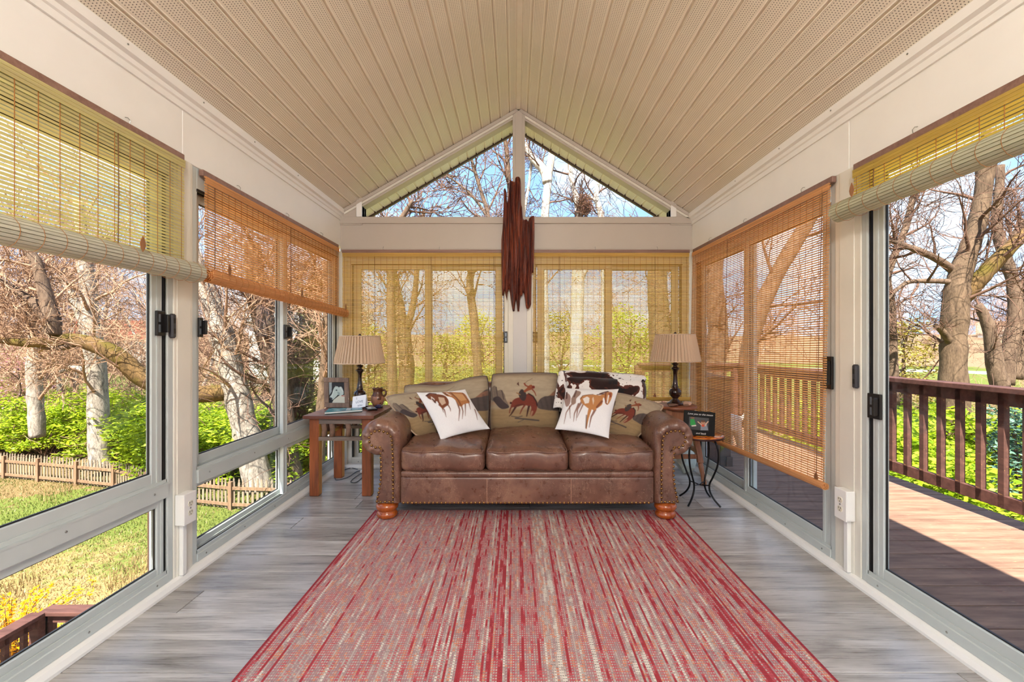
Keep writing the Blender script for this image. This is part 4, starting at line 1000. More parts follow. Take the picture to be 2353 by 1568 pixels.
c.poly([(768,470),(812,468),(838,490),(868,470),(900,520),(915,600),(880,630),(850,640),(815,620),(790,650),(740,700),(710,715),(672,690),(668,660),(700,620),(722,570),(735,520)], hs); c.poly([(800,560),(850,580),(850,636),(815,620)], S(140,156,154)); c.ell((790,535), .06, .03, S(60,64,66)); c.poly([(668,672),(690,668),(720,700),(700,716),(672,694)], S(52,52,56)); c.poly([(765,450),(785,470),(770,485)], S(150,150,146)); c.line([(845,480),(905,560)], .02, S(206,212,206)); c.line([(740,540),(700,660)], .03, S(206,216,212), .7)
def picture(name, a, ux, vy, W_, H_, canvas, parent, mat, nu=80, nv=110, off=Vector((0,0,0))):
    U, Vv = np.meshgrid(np.linspace(0,1,nu), np.linspace(0,1,nv)); pos = np.array(a+off)+np.array(ux)*W_*U[...,None]+np.array(vy)*H_*Vv[...,None]
    i = np.arange(nu*nv).reshape(nv,nu); fs = np.stack([i[:-1,:-1].ravel(), i[1:,:-1].ravel(), i[1:,1:].ravel(), i[:-1,1:].ravel()], 1)
    me = bpy.data.meshes.new(name); me.from_pydata(pos.reshape(-1,3).tolist(), [], fs.tolist()); me.materials.append(mat)
    at = me.color_attributes.new('Col', 'FLOAT_COLOR', 'POINT'); at.data.foreach_set('color', np.concatenate([canvas.at(U,Vv).reshape(-1,3), np.ones((nu*nv,1))],1).astype(np.float32).ravel())
    o = bpy.data.objects.new(name, me); COL.objects.link(o); adopt(o, parent); return o
MAT['photo'] = painted('glossy_photo', .25, 0)
picture('photograph', fp_(b_,b_), fx, fy, Wf-2*b_, Hf-2*b_, c, fr, MAT['photo'], off=fz*-.004)
m = MB(); ps = [fp_(.004,.004,-.018),fp_(Wf-.004,.004,-.018),fp_(Wf-.004,Hf-.004,-.018),fp_(.004,Hf-.004,-.018)]; m.add(ps+[p+fz*.004 for p in ps], [(0,1,2,3),(7,6,5,4),(0,4,5,1),(1,5,6,2),(2,6,7,3),(3,7,4,0)]); m.build('backing', MAT['black'], fr, fix=True)
m = MB(); mid_ = fp_(Wf*.5, Hf*.35, -.02); m.obox(mid_, Vector((mid_.x, mid_.y+.10, .616)), fx*.02, Vector((0,.0,.002))); m.build('easel_leg', MAT['black'], fr)

card = thing('note_card', (-1.28, 3.73, .614), 'white folded card with handwriting leaning before the lamp', 'card')
A2 = P(811,912,3.745); B2 = P(842,907,3.735); Wc = (B2-A2).length; cxv = (B2-A2).normalized(); dn = Vector((0,-.25,-1)).normalized(); Hc = (A2.z-.6165)/-dn.z
nz_ = cxv.cross(dn).normalized(); nz_ = nz_ if nz_.y < 0 else -nz_
CARD = simple('white_card', S(240,242,248), .6, var=.01)
m = MB(); ps = [A2, B2, B2+dn*Hc, A2+dn*Hc]; m.add(ps+[p+nz_*.0012 for p in ps], [(0,1,2,3),(7,6,5,4),(0,4,5,1),(1,5,6,2),(2,6,7,3),(3,7,4,0)]); m.build('front_leaf', CARD, card, fix=True)
dn2 = Vector((0,.45,-1)).normalized(); Hc2 = (A2.z-.6165)/-dn2.z; m = MB(); ps = [A2, B2, B2+dn2*Hc2, A2+dn2*Hc2]; m.add(ps+[p+nz_*-.0012 for p in ps], [(0,1,2,3),(7,6,5,4),(0,4,5,1),(1,5,6,2),(2,6,7,3),(3,7,4,0)]); m.build('back_leaf', CARD, card, fix=True)
INK = simple('blue_grey_ink', S(92,104,134), .7)
for tx, u, v, sz in (('I', .30, .22, .026), ('LOVE', .52, .52, .026), ('you', .58, .80, .026)):
    text(tx, sz, A2+cxv*Wc*u+dn*Hc*v+nz_*.0016, cxv, -dn, INK, card, 'handwriting')

# book lying at the front of the table
bk = thing('picture_book', (-1.42, 3.47, .614), 'thin teal-covered picture book lying on the end table', 'book')
q = [P(748,948.5,0), P(838,941.5,0), P(838,931,0), P(759,932.5,0)]
tb = lambda px, py: Vector(((px-CX)*(H-.627)/(py-CY), F*(H-.627)/(py-CY), .627))
qs = [Vector((-1.440,3.440,.616)), Vector((-1.205,3.585,.616)), Vector((-1.240,3.690,.616)), Vector((-1.495,3.650,.616))]
c = Canvas(90, 60, S(70,150,160)); r_ = random.Random(5)
for k in range(70): c.ell((r_.random(), r_.random()), r_.uniform(.02,.10), r_.uniform(.02,.06), r_.choice([S(40,110,130), S(120,190,196), S(170,210,214), S(96,110,170), S(50,130,120), S(190,200,210)]), .8, .6)
c.poly([(.55,0),(.68,0),(.68,1),(.55,1)], S(210,226,232), .8)
PAGE = simple('book_pages', S(222,226,224), .8); TEAL = simple('teal_cover', S(44,120,124), .35)
def slab(name, qs, h, mat, parent):
    m = MB(); m.add(qs+[p+Vector((0,0,h)) for p in qs], [(3,2,1,0),(4,5,6,7),(0,1,5,4),(1,2,6,5),(2,3,7,6),(3,0,4,7)]); return m.build(name, mat, parent)
slab('lower_cover', qs, .003, TEAL, bk); slab('pages', [p+Vector((0,0,.003)) for p in qs], .010, PAGE, bk); slab('upper_cover', [p+Vector((0,0,.013)) for p in qs], .003, TEAL, bk)
U, Vv = np.meshgrid(np.linspace(.02,.98,90), np.linspace(.02,.98,60)); arr = [np.array(p) for p in qs]
pos = arr[3]*((1-U)*(1-Vv))[...,None]+arr[2]*(U*(1-Vv))[...,None]+arr[1]*(U*Vv)[...,None]+arr[0]*((1-U)*Vv)[...,None]+np.array([0,0,.0164])
i_ = np.arange(5400).reshape(60,90); fsx = np.stack([i_[:-1,:-1].ravel(), i_[1:,:-1].ravel(), i_[1:,1:].ravel(), i_[:-1,1:].ravel()],1)
me = bpy.data.meshes.new('cover_picture'); me.from_pydata(pos.reshape(-1,3).tolist(), [], fsx.tolist()); me.materials.append(painted('book_cover_print', .22, 0))
at = me.color_attributes.new('Col','FLOAT_COLOR','POINT'); at.data.foreach_set('color', np.concatenate([c.at(U,Vv).reshape(-1,3), np.ones((5400,1))],1).astype(np.float32).ravel())
o = bpy.data.objects.new('cover_picture', me); COL.objects.link(o); adopt(o, bk)

# phone and small dark gadget
ph = thing('phone', (-1.17, 3.56, .614), 'black phone with a pale screen beside the teal book', 'phone')
m = MB(); m.box(-.038,.038,-.07,.07,0,.012); b0 = m.build('body', MAT['black'], None, bevel=.005); m = MB(); m.box(-.032,.032,-.055,.055,.012,.0128); s0 = m.build('screen', simple('pale_screen', S(150,176,196), .12), None)
for o in (b0, s0): o.location = (-1.172,3.70,.6165); o.rotation_euler = (0,0,.5); adopt(o, ph)
gd = thing('key_fob', (-1.09, 3.63, .614), 'small blue and black gadget lying behind the phone', 'gadget')
m = MB(); soft_box(m, (-1.140,3.805,.626), (.055,.08,.022), .010, n=8); m.build('body', simple('blue_black_plastic', S(26,30,66), .25), gd, smooth=True)
m = MB(); m.box(-1.155,-1.125,3.79,3.82,.637,.6385); m.build('button_pad', simple('blue_button', S(50,80,170), .3), gd)

# clay jug
jug = thing('clay_jug', (-1.13, 3.80, .614), 'small brown clay jug with a handle near the sofa arm', 'jug')
JX, JY = (868-CX)/F*3.92, 3.92
n = N('two_tone_clay'); Xc, Yc, Zc = n.sep(n.coord('Object')); f = n.noise(n.coord('Object'), 26, 3)
n.base(n.mix(n.math('GREATER_THAN', n.math('ADD', Zc, n.math('MULTIPLY', f, .03)), .714), n.mix(n.math('GREATER_THAN', n.noise(n.coord('Object'), 22, 1), .62), S(168,118,92), S(92,52,34)), S(96,56,34)), .35, coat=.2); JM = n.m
m = MB(); m.lathe([(.030,0),(.040,.004),(.052,.03),(.058,.058),(.054,.082),(.042,.102),(.038,.118),(.039,.135),(.044,.146),(.046,.152),(.043,.154),(.037,.148),(.034,.12)], (JX, JY, .615), 26); m.build('body', JM, jug, smooth=True)
m = MB(); m.tube([(JX+.036,JY,.615+.128),(JX+.056,JY,.615+.136),(JX+.070,JY,.615+.122),(JX+.070,JY,.615+.102),(JX+.058,JY,.615+.086),(JX+.048,JY,.615+.08)], [.009,.009,.009,.009,.009,.008], 8); m.build('handle', JM, jug, smooth=True)

# cable on the floor
m = MB(); zc = .0042
pts = [(-1.555,4.12),(-1.47,4.10),(-1.36,4.12),(-1.26,4.07),(-1.33,3.93),(-1.47,3.80),(-1.555,3.74),(-1.58,3.80),(-1.50,3.80),(-1.40,3.84)]
def smooth_path(pts, n=8):
    out = []
    for i in range(len(pts)-1):
        p0 = Vector(pts[max(0,i-1)]); p1 = Vector(pts[i]); p2 = Vector(pts[i+1]); p3 = Vector(pts[min(len(pts)-1,i+2)])
        for k in range(n):
            t = k/n; out.append(.5*((2*p1)+(p2-p0)*t+(2*p0-5*p1+4*p2-p3)*t*t+(3*p1-p0-3*p2+p3)*t**3))
    out.append(Vector(pts[-1])); return out
fl_ = lambda px, py: ((px-CX)*H/(py-CY), F*H/(py-CY), zc)
cab = [fl_(822,1080), fl_(805,1077), fl_(785,1085), fl_(770,1101), fl_(778,1104), fl_(800,1098), fl_(818,1086), fl_(832,1082)]
m.tube(smooth_path(cab), .0034, 6); T(m.build('cable', simple('grey_cable', S(70,76,92), .5), smooth=True), 'thin grey cable looping on the floor behind the table leg', 'cable')
m = MB(); cab = [fl_(833,1088), fl_(822,1094), fl_(806,1108), fl_(818,1110), fl_(831,1100), fl_(834,1090), fl_(833,1086)]
m.tube(smooth_path(cab), .0034, 6)
wire = thing('charging_cable', fl_(833,1088), 'short dark charging cable with white plug looped on the floor', 'cable')
m.build('wire', simple('dark_cable', S(58,58,64), .5), wire, smooth=True)
m = MB(); a = Vector(fl_(832,1086)); m.box(a.x-.012,a.x+.012,a.y-.02,a.y+.02,.001,.02); m.build('plug', MAT['outlet'], wire, bevel=.003)

# ------------------------------------------------------------------ stool on the right, with stones
MAT['stool'] = wood('stool_wood', S(122,72,48), S(182,126,92), 2, 1.5, .4)
MAT['stool_top'] = wood('stool_top_wood', S(112,60,40), S(168,104,74), 0, 1.5, .35)
STX, STY = 1.365, 3.88
st = thing('wooden_stool', (STX, STY, 0), 'round-topped wooden stool holding the right lamp, behind the sofa arm', 'stool')
m = MB(); m.lathe([(.16,.600),(.172,.604),(.176,.614),(.172,.626),(.165,.630)], (STX,STY,0), 40); m.build('top', MAT['stool_top'], st, smooth=True)
m = MB(); m.box(STX-.105,STX+.105,STY-.105,STY+.105,.50,.600); m.build('apron', MAT['stool'], st, bevel=.004)
for sx in (-1,1):
    for sy in (-1,1):
        a = Vector((STX+sx*.095, STY+sy*.095, .598)); b = Vector((STX+sx*.165, STY+sy*.20, .0)); lp = lambda t: a.lerp(b, t)
        m = MB(); d = (b-a).normalized(); w_ = Vector((1,0,0)); h_ = d.cross(w_).normalized(); m.obox(lp(0), lp(.70), w_*.022, h_*.020); lg = m.build('leg', MAT['stool'], st, bevel=.003)
        m = MB(); m.tube([lp(.70), lp(.72), lp(.735), lp(.75), lp(.78), lp(.86), lp(.94), lp(.965), lp(1)], [.018,.022,.018,.022,.020,.016,.019,.021,.014], 12); m.build('turned_foot', MAT['stool'], lg, smooth=True)
for t, rot in ((.62, 0), (.56, 1)):
    for s_ in (-1, 1):
        f_ = lambda sx, sy: Vector((STX+sx*(.095+.07*t), STY+sy*(.095+.105*t), .598*(1-t)))
        a, b = (f_(-1,s_), f_(1,s_)) if rot == 0 else (f_(s_,-1), f_(s_,1))
        m = MB(); m.obox(a, b, Vector((0,0,.018)), Vector((0,.010,0)) if rot == 0 else Vector((.010,0,0))); m.build('stretcher', MAT['stool'], st, bevel=.003)
def rock(name, c, size, seed, mat, label, cat, grp=None):
    bm = bmesh.new(); bmesh.ops.create_icosphere(bm, subdivisions=3, radius=1); r = random.Random(seed); ks = [(Vector((r.gauss(0,1), r.gauss(0,1), r.gauss(0,1))).normalized(), r.uniform(.55,.95)) for _ in range(11)]
    for v in bm.verts:
        for d, h_ in ks:
            t = v.co.dot(d)
            if t > h_: v.co -= d*(t-h_)*.85
        v.co = Vector((v.co.x*size[0], v.co.y*size[1], v.co.z*size[2]))
    lo = min(v.co.z for v in bm.verts)
    for v in bm.verts: v.co.z -= lo
    me = bpy.data.meshes.new(name); bm.to_mesh(me); bm.free(); me.materials.append(mat)
    o = bpy.data.objects.new(name, me); COL.objects.link(o); o.location = c; return T(o, label, cat, grp)
STONE = simple('pale_green_stone', S(196,202,188), .8, var=.22, scale=9, bump=.7, bscale=24)
BRST = simple('brown_pebble', S(122,92,76), .6, var=.2, scale=14)
rock('floor_rock', (1.50, 4.03, 0), (.10,.10,.13), 4, STONE, 'pale green-white rock on the floor under the stool', 'rock')
rock('pebble', (STX-.062, STY-.125, .630), (.055,.026,.014), 5, BRST, 'long flat brown pebble at the foot of the right lamp', 'stone')
rock('sea_shell', (STX+.062, STY-.105, .630), (.034,.028,.026), 8, simple('pinkish_shell', S(196,160,140), .5, var=.3, scale=30, bump=.8, bscale=60), 'small pinkish crinkled shell beside the right lamp', 'shell')

# ------------------------------------------------------------------ small metal side table
SBX, SBY = 1.335, 3.30
sm = thing('side_table', (SBX, SBY, 0), 'small round side table with curved black metal legs right of the sofa', 'table')
n = N('painted_table_top'); f = n.noise(n.coord('Object'), 9, 3, .6, 1.5); n.base(n.ramp(f, [(.30, S(70,22,12)), (.42, S(150,56,22)), (.52, S(204,110,30)), (.62, S(222,156,44)), (.72, S(110,96,40))]), .16, coat=.6); TT = n.m
m = MB(); m.lathe([(.150,.476),(.164,.479),(.166,.486),(.164,.493),(.156,.496)], (SBX,SBY,0), 40); tp = m.build('top', TT, sm, smooth=True)
m = MB(); m.lathe([(.158,.474),(.168,.476),(.1695,.486),(.168,.490),(.1655,.490),(.1655,.477),(.158,.474)], (SBX,SBY,0), 40); m.f = m.f[:-2]; m.mi = m.mi[:-2]; m.build('rim', simple('dark_rim', S(60,24,16), .3), tp, smooth=True)
IRON = simple('black_iron', S(16,16,18), .35, .5)
for k in range(4):
    a = math.radians(40+90*k); ca, sa = math.cos(a), math.sin(a)
    pr = [(.105,.474),(.130,.43),(.142,.36),(.130,.28),(.098,.20),(.076,.15),(.078,.10),(.108,.05),(.150,.012),(.156,.006)]
    pts = smooth_path([Vector((SBX+r_*ca, SBY+r_*sa, z)) for r_, z in pr], 4); m = MB(); m.tube(pts, .0066, 8); m.build('leg', IRON, sm, smooth=True)
m = MB()
for k in range(2):
    a = math.radians(40+90*k); m.tube([(SBX-.078*math.cos(a),SBY-.078*math.sin(a),.14),(SBX,SBY,.128),(SBX+.078*math.cos(a),SBY+.078*math.sin(a),.14)], .0038, 6)
m.build('cross_brace', IRON, sm)
m = MB(); m.lathe([(.100,.468),(.108,.468),(.108,.476),(.100,.476),(.100,.468)], (SBX,SBY,0), 36); m.f = m.f[:-2]; m.mi = m.mi[:-2]; m.build('top_ring', IRON, sm)

# black photo frame on it
bf = thing('framed_photo', (1.29, 3.27, .496), 'black photo frame with white script and a children photo on the small table', 'picture frame')
A = P(1572,942.5,3.27); B = P(1644,948.5,3.22); Cq = P(1642,999.5,3.20); fx = (B-A).normalized(); fy = Vector((0,-.14,-1)); fy = (fy-fx*fy.dot(fx)).normalized(); Wf = (B-A).length; 
fz = fx.cross(fy).normalized(); fz = fz if fz.y < 0 else -fz
Hf = (A.z-.4985)/-fy.z
cp = [A, A+fx*Wf, A+fx*Wf+fy*(Hf-.006), A+fy*Hf]
cp[2].z = max(cp[2].z, .4985)
m = MB(); m.add([p-fz*.014 for p in cp]+[p for p in cp], [(0,1,2,3),(7,6,5,4),(0,4,5,1),(1,5,6,2),(2,6,7,3),(3,7,4,0)]); m.build('frame', simple('gloss_black', S(8,7,7), .45, spec=.15), bf, bevel=.002, fix=True)
c = Canvas(110, 70, S(62,64,66)); c.use([(412,365),(640,390),(625,520),(412,500)])
c.put(np.clip(1-c.Y*1.2, 0, 1), S(84,86,88), .6)
c.poly([(425,395),(470,388),(490,450),(470,468),(430,462)], S(40,150,70)); c.ell((452,378), .10, .12, S(120,92,74)); c.poly([(440,462),(492,456),(496,470),(446,474)], S(210,208,200))
c.poly([(545,470),(560,440),(610,440),(622,512),(540,512)], S(128,136,150)); c.ell((572,436), .11, .17, S(176,132,108)); c.line([(515,425),(545,450),(562,470)], .03, S(206,170,146)); c.line([(628,425),(604,448),(592,470)], .03, S(206,170,146)); c.ell((570,466), .08, .10, S(196,84,60)); c.ell((572,420), .12, .09, S(92,64,46), .9)
picture('photograph', A+fx*Wf*.17+fy*Hf*.25, fx, fy, Wf*.63, Hf*.50, c, bf, MAT['photo'], 110, 70, fz*.0012)
WS = simple('white_script', S(226,224,222), .5)
text('Love you to the moon', Wf*.088, A+fx*Wf*.52+fy*Hf*.125+fz*.0008, fx, -fy, WS, bf, 'lettering', .35)
text('and back', Wf*.088, A+fx*Wf*.56+fy*Hf*.875+fz*.0008, fx, -fy, WS, bf, 'lettering', .35)
m = MB(); a_ = A+fx*Wf*.5+fy*Hf*.4-fz*.016; m.obox(a_, Vector((a_.x, a_.y+.05, .498)), fx*.015, Vector((0,0,.002))); m.build('easel_leg', MAT['black'], bf)

# ------------------------------------------------------------------ driftwood on the centre post
top = [(235,560),(240,520),(250,420),(251,175),(262,168),(274,200),(279,285),(287,240),(291,140),(299,98),(306,112),(318,116),(333,122),(338,92),(350,82),(366,82),(376,95),(382,150),(384,290),(392,310),(400,395),(407,408),(425,402),(441,420),(446,395),(462,380),(484,374),(485,420)]
bot = [(235,690),(240,975),(252,978),(262,940),(272,985),(279,1022),(284,960),(291,930),(300,940),(305,990),(314,1060),(320,1098),(334,1096),(340,1040),(347,1005),(351,1050),(355,1098),(370,1096),(377,1010),(383,980),(392,984),(400,950),(409,970),(416,1040),(422,1075),(438,1082),(452,1062),(460,1040),(463,940),(458,860),(466,806),(478,808),(485,520)]
DWY = 4.150; sc_ = F/DWY
dx = lambda q: (1080+q/3.268-CX)/sc_; dzz = lambda q: H-(380+q/3.268-CY)/sc_
nu, nv = 90, 110; tx_, ty_ = zip(*top); bx_, by_ = zip(*bot); vs = []; fs = []; rr_ = np.random.RandomState(3)
colh = np.interp(np.arange(nu), np.arange(0,nu,3), rr_.rand(len(np.arange(0,nu,3))))
for sgn in (0, 1):
    for j in range(nv):
        for i in range(nu):
            q = 235.5+249*i/(nu-1); tz = np.interp(q, tx_, ty_); bz = max(tz+20, np.interp(q, bx_, by_)); t = j/(nv-1); cz = tz+(bz-tz)*t
            edge = min(1, min(i, nu-1-i)/7, min(j, nv-1-j)/7); groove = .5*colh[i]+.25*math.sin(i*.9+cz*.006)+.25*math.sin(i*.37+cz*.013)
            yy = DWY+.012-(.020+.030*groove)*edge**.6 if sgn == 0 else DWY+.014
            vs.append((dx(q+4*math.sin(cz*.012)*(.5 if 3 < i < nu-4 else 0)), yy, dzz(cz)))
for s_ in (0,1):
    for j in range(nv-1):
        for i in range(nu-1):
            a = s_*nu*nv+j*nu+i; f = (a, a+nu, a+nu+1, a+1); fs.append(f if s_ == 0 else f[::-1])
ring = [i for i in range(nu)]+[j*nu+nu-1 for j in range(1,nv)]+[(nv-1)*nu+i for i in range(nu-2,-1,-1)]+[j*nu for j in range(nv-2,0,-1)]
for k in range(len(ring)): a, b = ring[k], ring[(k+1) % len(ring)]; fs.append((a, b, b+nu*nv, a+nu*nv))
n = N('weathered_driftwood'); f = n.noise(n.coord('Object', (38,38,2.6)), 1.0, 5, .65, .8)
n.base(n.ramp(f, [(.34, S(40,18,16)), (.47, S(92,38,28)), (.60, S(138,64,38)), (.76, S(172,94,56))]), .5, coat=.1); n.bump(f, .6, .012)
m = MB(); m.add(vs, fs); T(m.build('driftwood_plank', n.m, smooth=False, fix=True), 'jagged reddish-brown driftwood plank hanging on the centre post', 'driftwood')

# ------------------------------------------------------------------ added unseen fill light, built as a ceiling fan with globes behind the viewer
FX, FY = RX, -1.15
fill_fan = thing('ceiling_fan', (FX, FY, RZ-.02), 'added fan-shaped fill light with white blades and frosted globes behind the viewer', 'added fill light')
m = MB(); m.lathe([(.06,-.005),(.07,-.02),(.05,-.05),(.02,-.06)], (FX,FY,RZ-.02), 24); m.build('canopy', MAT['white'], fill_fan, smooth=True)
m = MB(); m.tube([(FX,FY,RZ-.07),(FX,FY,RZ-.34)], .012, 10); m.build('down_rod', MAT['white'], fill_fan)
m = MB(); m.lathe([(.03,-.33),(.10,-.35),(.115,-.40),(.10,-.45),(.05,-.47)], (FX,FY,RZ-.01), 24); m.build('motor', MAT['white'], fill_fan, smooth=True)
for k in range(5):
    a = k*1.2566+.3; ca, sa = math.cos(a), math.sin(a); m = MB(); m.obox((FX+.10*ca,FY+.10*sa,RZ-.42),(FX+.56*ca,FY+.56*sa,RZ-.42), Vector((-sa*.06,ca*.06,.01)), Vector((0,0,.004))); m.build('blade', MAT['white'], fill_fan, bevel=.003)
gl = N('fill_globe_glow'); gl.base((1,.95,.88), .4); gl.b.inputs['Emission Color'].default_value = (1,.92,.82,1); gl.b.inputs['Emission Strength'].default_value = 2.0
for k in range(3):
    a = k*2.094+.5; c0 = (FX+.11*math.cos(a), FY+.11*math.sin(a), RZ-.56); m = MB(); m.lathe([(.02,.085),(.045,.07),(.06,.03),(.062,0),(.05,-.04),(.02,-.06)], c0, 18); m.build('fill_globe', gl.m, fill_fan, smooth=True)
    ld_ = bpy.data.lights.new('fill_bulb','POINT'); ld_.energy = FILL_W/3; ld_.color = (1,.97,.935); ld_.shadow_soft_size = .07; lo_ = bpy.data.objects.new('fill_bulb', ld_); COL.objects.link(lo_); lo_.location = (c0[0], c0[1], c0[2]-.075); adopt(lo_, fill_fan)
# ------------------------------------------------------------------ outdoors: ground
def gz(x, y):
    """height of the ground"""
    s = lambda a, b, t: (lambda q: q*q*(3-2*q))(max(0, min(1, (t-a)/(b-a))))
    r = math.hypot(x, y)
    z = -4.0 + 1.0*s(1.5, 7, x) + .10*math.sin(x*.35+1)*math.cos(y*.31)
    z += 1.3*s(24, 60, r) + 6.5*s(70, 150, r)*(1 if x < 20 else .75)
    return z
def lawn_mat():
    n = N('patchy_spring_lawn'); v = n.coord('Object'); X, Y, Z = n.sep(v)
    f = n.noise(v, .9, 5, .6); g = n.noise(v, 7, 4, .65); h = n.noise(v, 60, 2, .6)
    dry = n.ramp(h, [(.3, S(112,88,58)), (.7, S(158,136,94))]); grn = n.ramp(h, [(.3, S(66,80,34)), (.7, S(114,120,58))])
    d = n.math('SUBTRACT', n.math('MULTIPLY', n.math('ADD', Y, -9.5), .075), .02)                   # greener towards the fence
    k = n.math('ADD', n.math('ADD', n.math('MULTIPLY', f, .55), n.math('MULTIPLY', g, .55)), d)
    c = n.mix(n.ramp(k, [(.52, (0,0,0)), (.66, (1,1,1))]), dry, grn)
    # leaf litter beyond the fence line, lawn again far away
    far = n.math('SQRT', n.math('ADD', n.math('MULTIPLY', X, X), n.math('MULTIPLY', Y, Y)))
    lit = n.math('MULTIPLY', n.math('GREATER_THAN', n.math('ADD', far, n.math('MULTIPLY', f, 4.0)), 24.0), n.math('LESS_THAN', n.math('ADD', far, n.math('MULTIPLY', f, 6.0)), 36.0))
    c = n.mix(n.math('MULTIPLY', lit, .75), c, n.ramp(h, [(.3, S(96,72,54)), (.7, S(140,110,84))]))
    hill = n.math('GREATER_THAN', n.math('ADD', far, n.math('MULTIPLY', f, 14.0)), 82.0); c = n.mix(hill, c, n.ramp(g, [(.3, S(104,82,66)), (.6, S(136,112,90)), (.75, S(116,112,72))]))
    pth = n.math('LESS_THAN', n.math('ABSOLUTE', n.math('SUBTRACT', n.math('ADD', far, n.math('MULTIPLY', n.math('SINE', n.math('MULTIPLY', X, .08)), 3.0)), 62.0)), 2.2); c = n.mix(n.math('MULTIPLY', pth, n.math('GREATER_THAN', X, 5.0)), c, S(190,186,176))
    n.base(c, .95, spec=.1); n.bump(n.math('ADD', h, n.math('MULTIPLY', g, 2.0)), .5, .04); return n.m
gr = [0]; stp = .5
while gr[-1] < 190: gr.append(gr[-1]+stp); stp *= 1.06
ax = [-q for q in reversed(gr[1:])]+gr
vs = [(x, y, gz(x, y)) for y in ax for x in ax]; k_ = len(ax)
m = MB(); m.add(vs, [(j*k_+i, j*k_+i+1, (j+1)*k_+i+1, (j+1)*k_+i) for j in range(k_-1) for i in range(k_-1)])
ground = T(m.build('ground', lawn_mat(), smooth=True), kind='structure')
# grass blades on the near lawn
rg = random.Random(11); m = MB()
for _ in range(24000):
    y = rg.uniform(7.5, 17.5); x = -y*rg.uniform(.55, 1.25)
    if x > -3: continue
    z = gz(x, y); a = rg.uniform(0, 6.28); h_ = rg.uniform(.03, .10)*(1.9 if math.sin(x*1.7)*math.sin(y*1.3+x) > .55 else 1); w_ = .012; dx_, dy_ = math.cos(a)*w_, math.sin(a)*w_; lx, ly = rg.uniform(-.05,.05), rg.uniform(-.05,.05)
    b = len(m.v); m.v += [(x-dx_,y-dy_,z-.01),(x+dx_,y+dy_,z-.01),(x+lx,y+ly,z+h_)]; m.f.append((b,b+1,b+2)); m.mi.append(0 if math.sin(x*.9+1)+math.sin(y*1.1)+rg.uniform(-1.2,1.2)+(y-11)*.25 > 0 else 1)
def leaf_mat(name, c1, c2, k=.45, rough=.5):
    n = N(name); g = n.n('ShaderNodeNewGeometry'); rnd = g.outputs['Random Per Island']
    c = n.ramp(rnd, [(0, c1), (1, c2)]); n.base(c, rough, spec=.3)
    tr = n.n('ShaderNodeBsdfTranslucent'); n.l(n.mix(1, c, (1,1,.6), 'MULTIPLY'), tr.inputs[0]); ms = n.n('ShaderNodeMixShader'); ms.inputs[0].default_value = k
    n.l(n.b.outputs[0], ms.inputs[1]); n.l(tr.outputs[0], ms.inputs[2]); n.l(ms.outputs[0], n.out.inputs['Surface']); return n.m
MAT['blade'] = leaf_mat('green_blade', S(62,80,32), S(116,124,58)); MAT['straw'] = leaf_mat('straw_blade', S(122,98,64), S(170,148,106), .2)
T(m.build('lawn_grass', [MAT['blade'], MAT['straw']]), 'short patchy green and straw-coloured grass on the sloping lawn', 'grass', kind='stuff')

# ------------------------------------------------------------------ trees
def bark(name, dark, light, sc=5, moss=None):
    n = N(name); v = n.coord('Object', (sc, sc, sc*.35)); f = n.noise(v, 1.6, 6, .68, .7); f2 = n.noise(v, 9, 3)
    k = n.math('ADD', n.math('MULTIPLY', f, .7), n.math('MULTIPLY', f2, .3)); c = n.ramp(k, [(.34, dark), (.62, light)])
    if moss: c = n.mix(n.ramp(n.noise(n.coord('Object'), 1.6, 3), [(.5, (0,0,0)), (.62, (1,1,1))]), c, moss)
    n.base(c, .9, spec=.15); n.bump(k, .7, .03); return n.m
BK = {'pale': bark('pale_grey_bark', S(84,74,68), S(168,156,146)), 'brown': bark('brown_bark', S(58,44,38), S(112,92,78)), 'tan': bark('tan_bark', S(56,44,36), S(108,88,72)),
      'mossy': bark('mossy_bark', S(60,46,30), S(116,90,58), 5, S(84,72,30)), 'birch': bark('white_bark', S(110,98,90), S(208,202,194), 3), 'twig': simple('reddish_twig', S(150,118,98), .9, var=.25, scale=1.5, spec=.1), 'twig_dark': simple('dark_twig', S(96,72,62), .9, var=.25, scale=1.5, spec=.1)}
def grow(mbs, p, d, r, L, lvl, rg, prm):
    mx_ = prm['lv']; mb = mbs[0] if lvl <= 1 else mbs[1]
    ns = 5 if lvl < 2 else (4 if lvl < mx_ else 3); pts = [p]; rad = [r]; q = p.copy(); dd = d.copy(); wob = prm['wob']*(1+.25*lvl); st = L/ns
    for i in range(ns):
        dd = dd+Vector((rg.gauss(0,wob), rg.gauss(0,wob), rg.gauss(0,wob)+prm['up'])); dd.normalize(); q = q+dd*st; pts.append(q.copy()); rad.append(max(prm['rmin'], r*(1-.72*(i+1)/ns)))
    mb.tube(pts, rad, 7 if r > .12 else (5 if r > .03 else 3), cap=False)
    if lvl >= mx_: return
    spawn(mbs, pts, rad, L, lvl, rg, prm, .22)
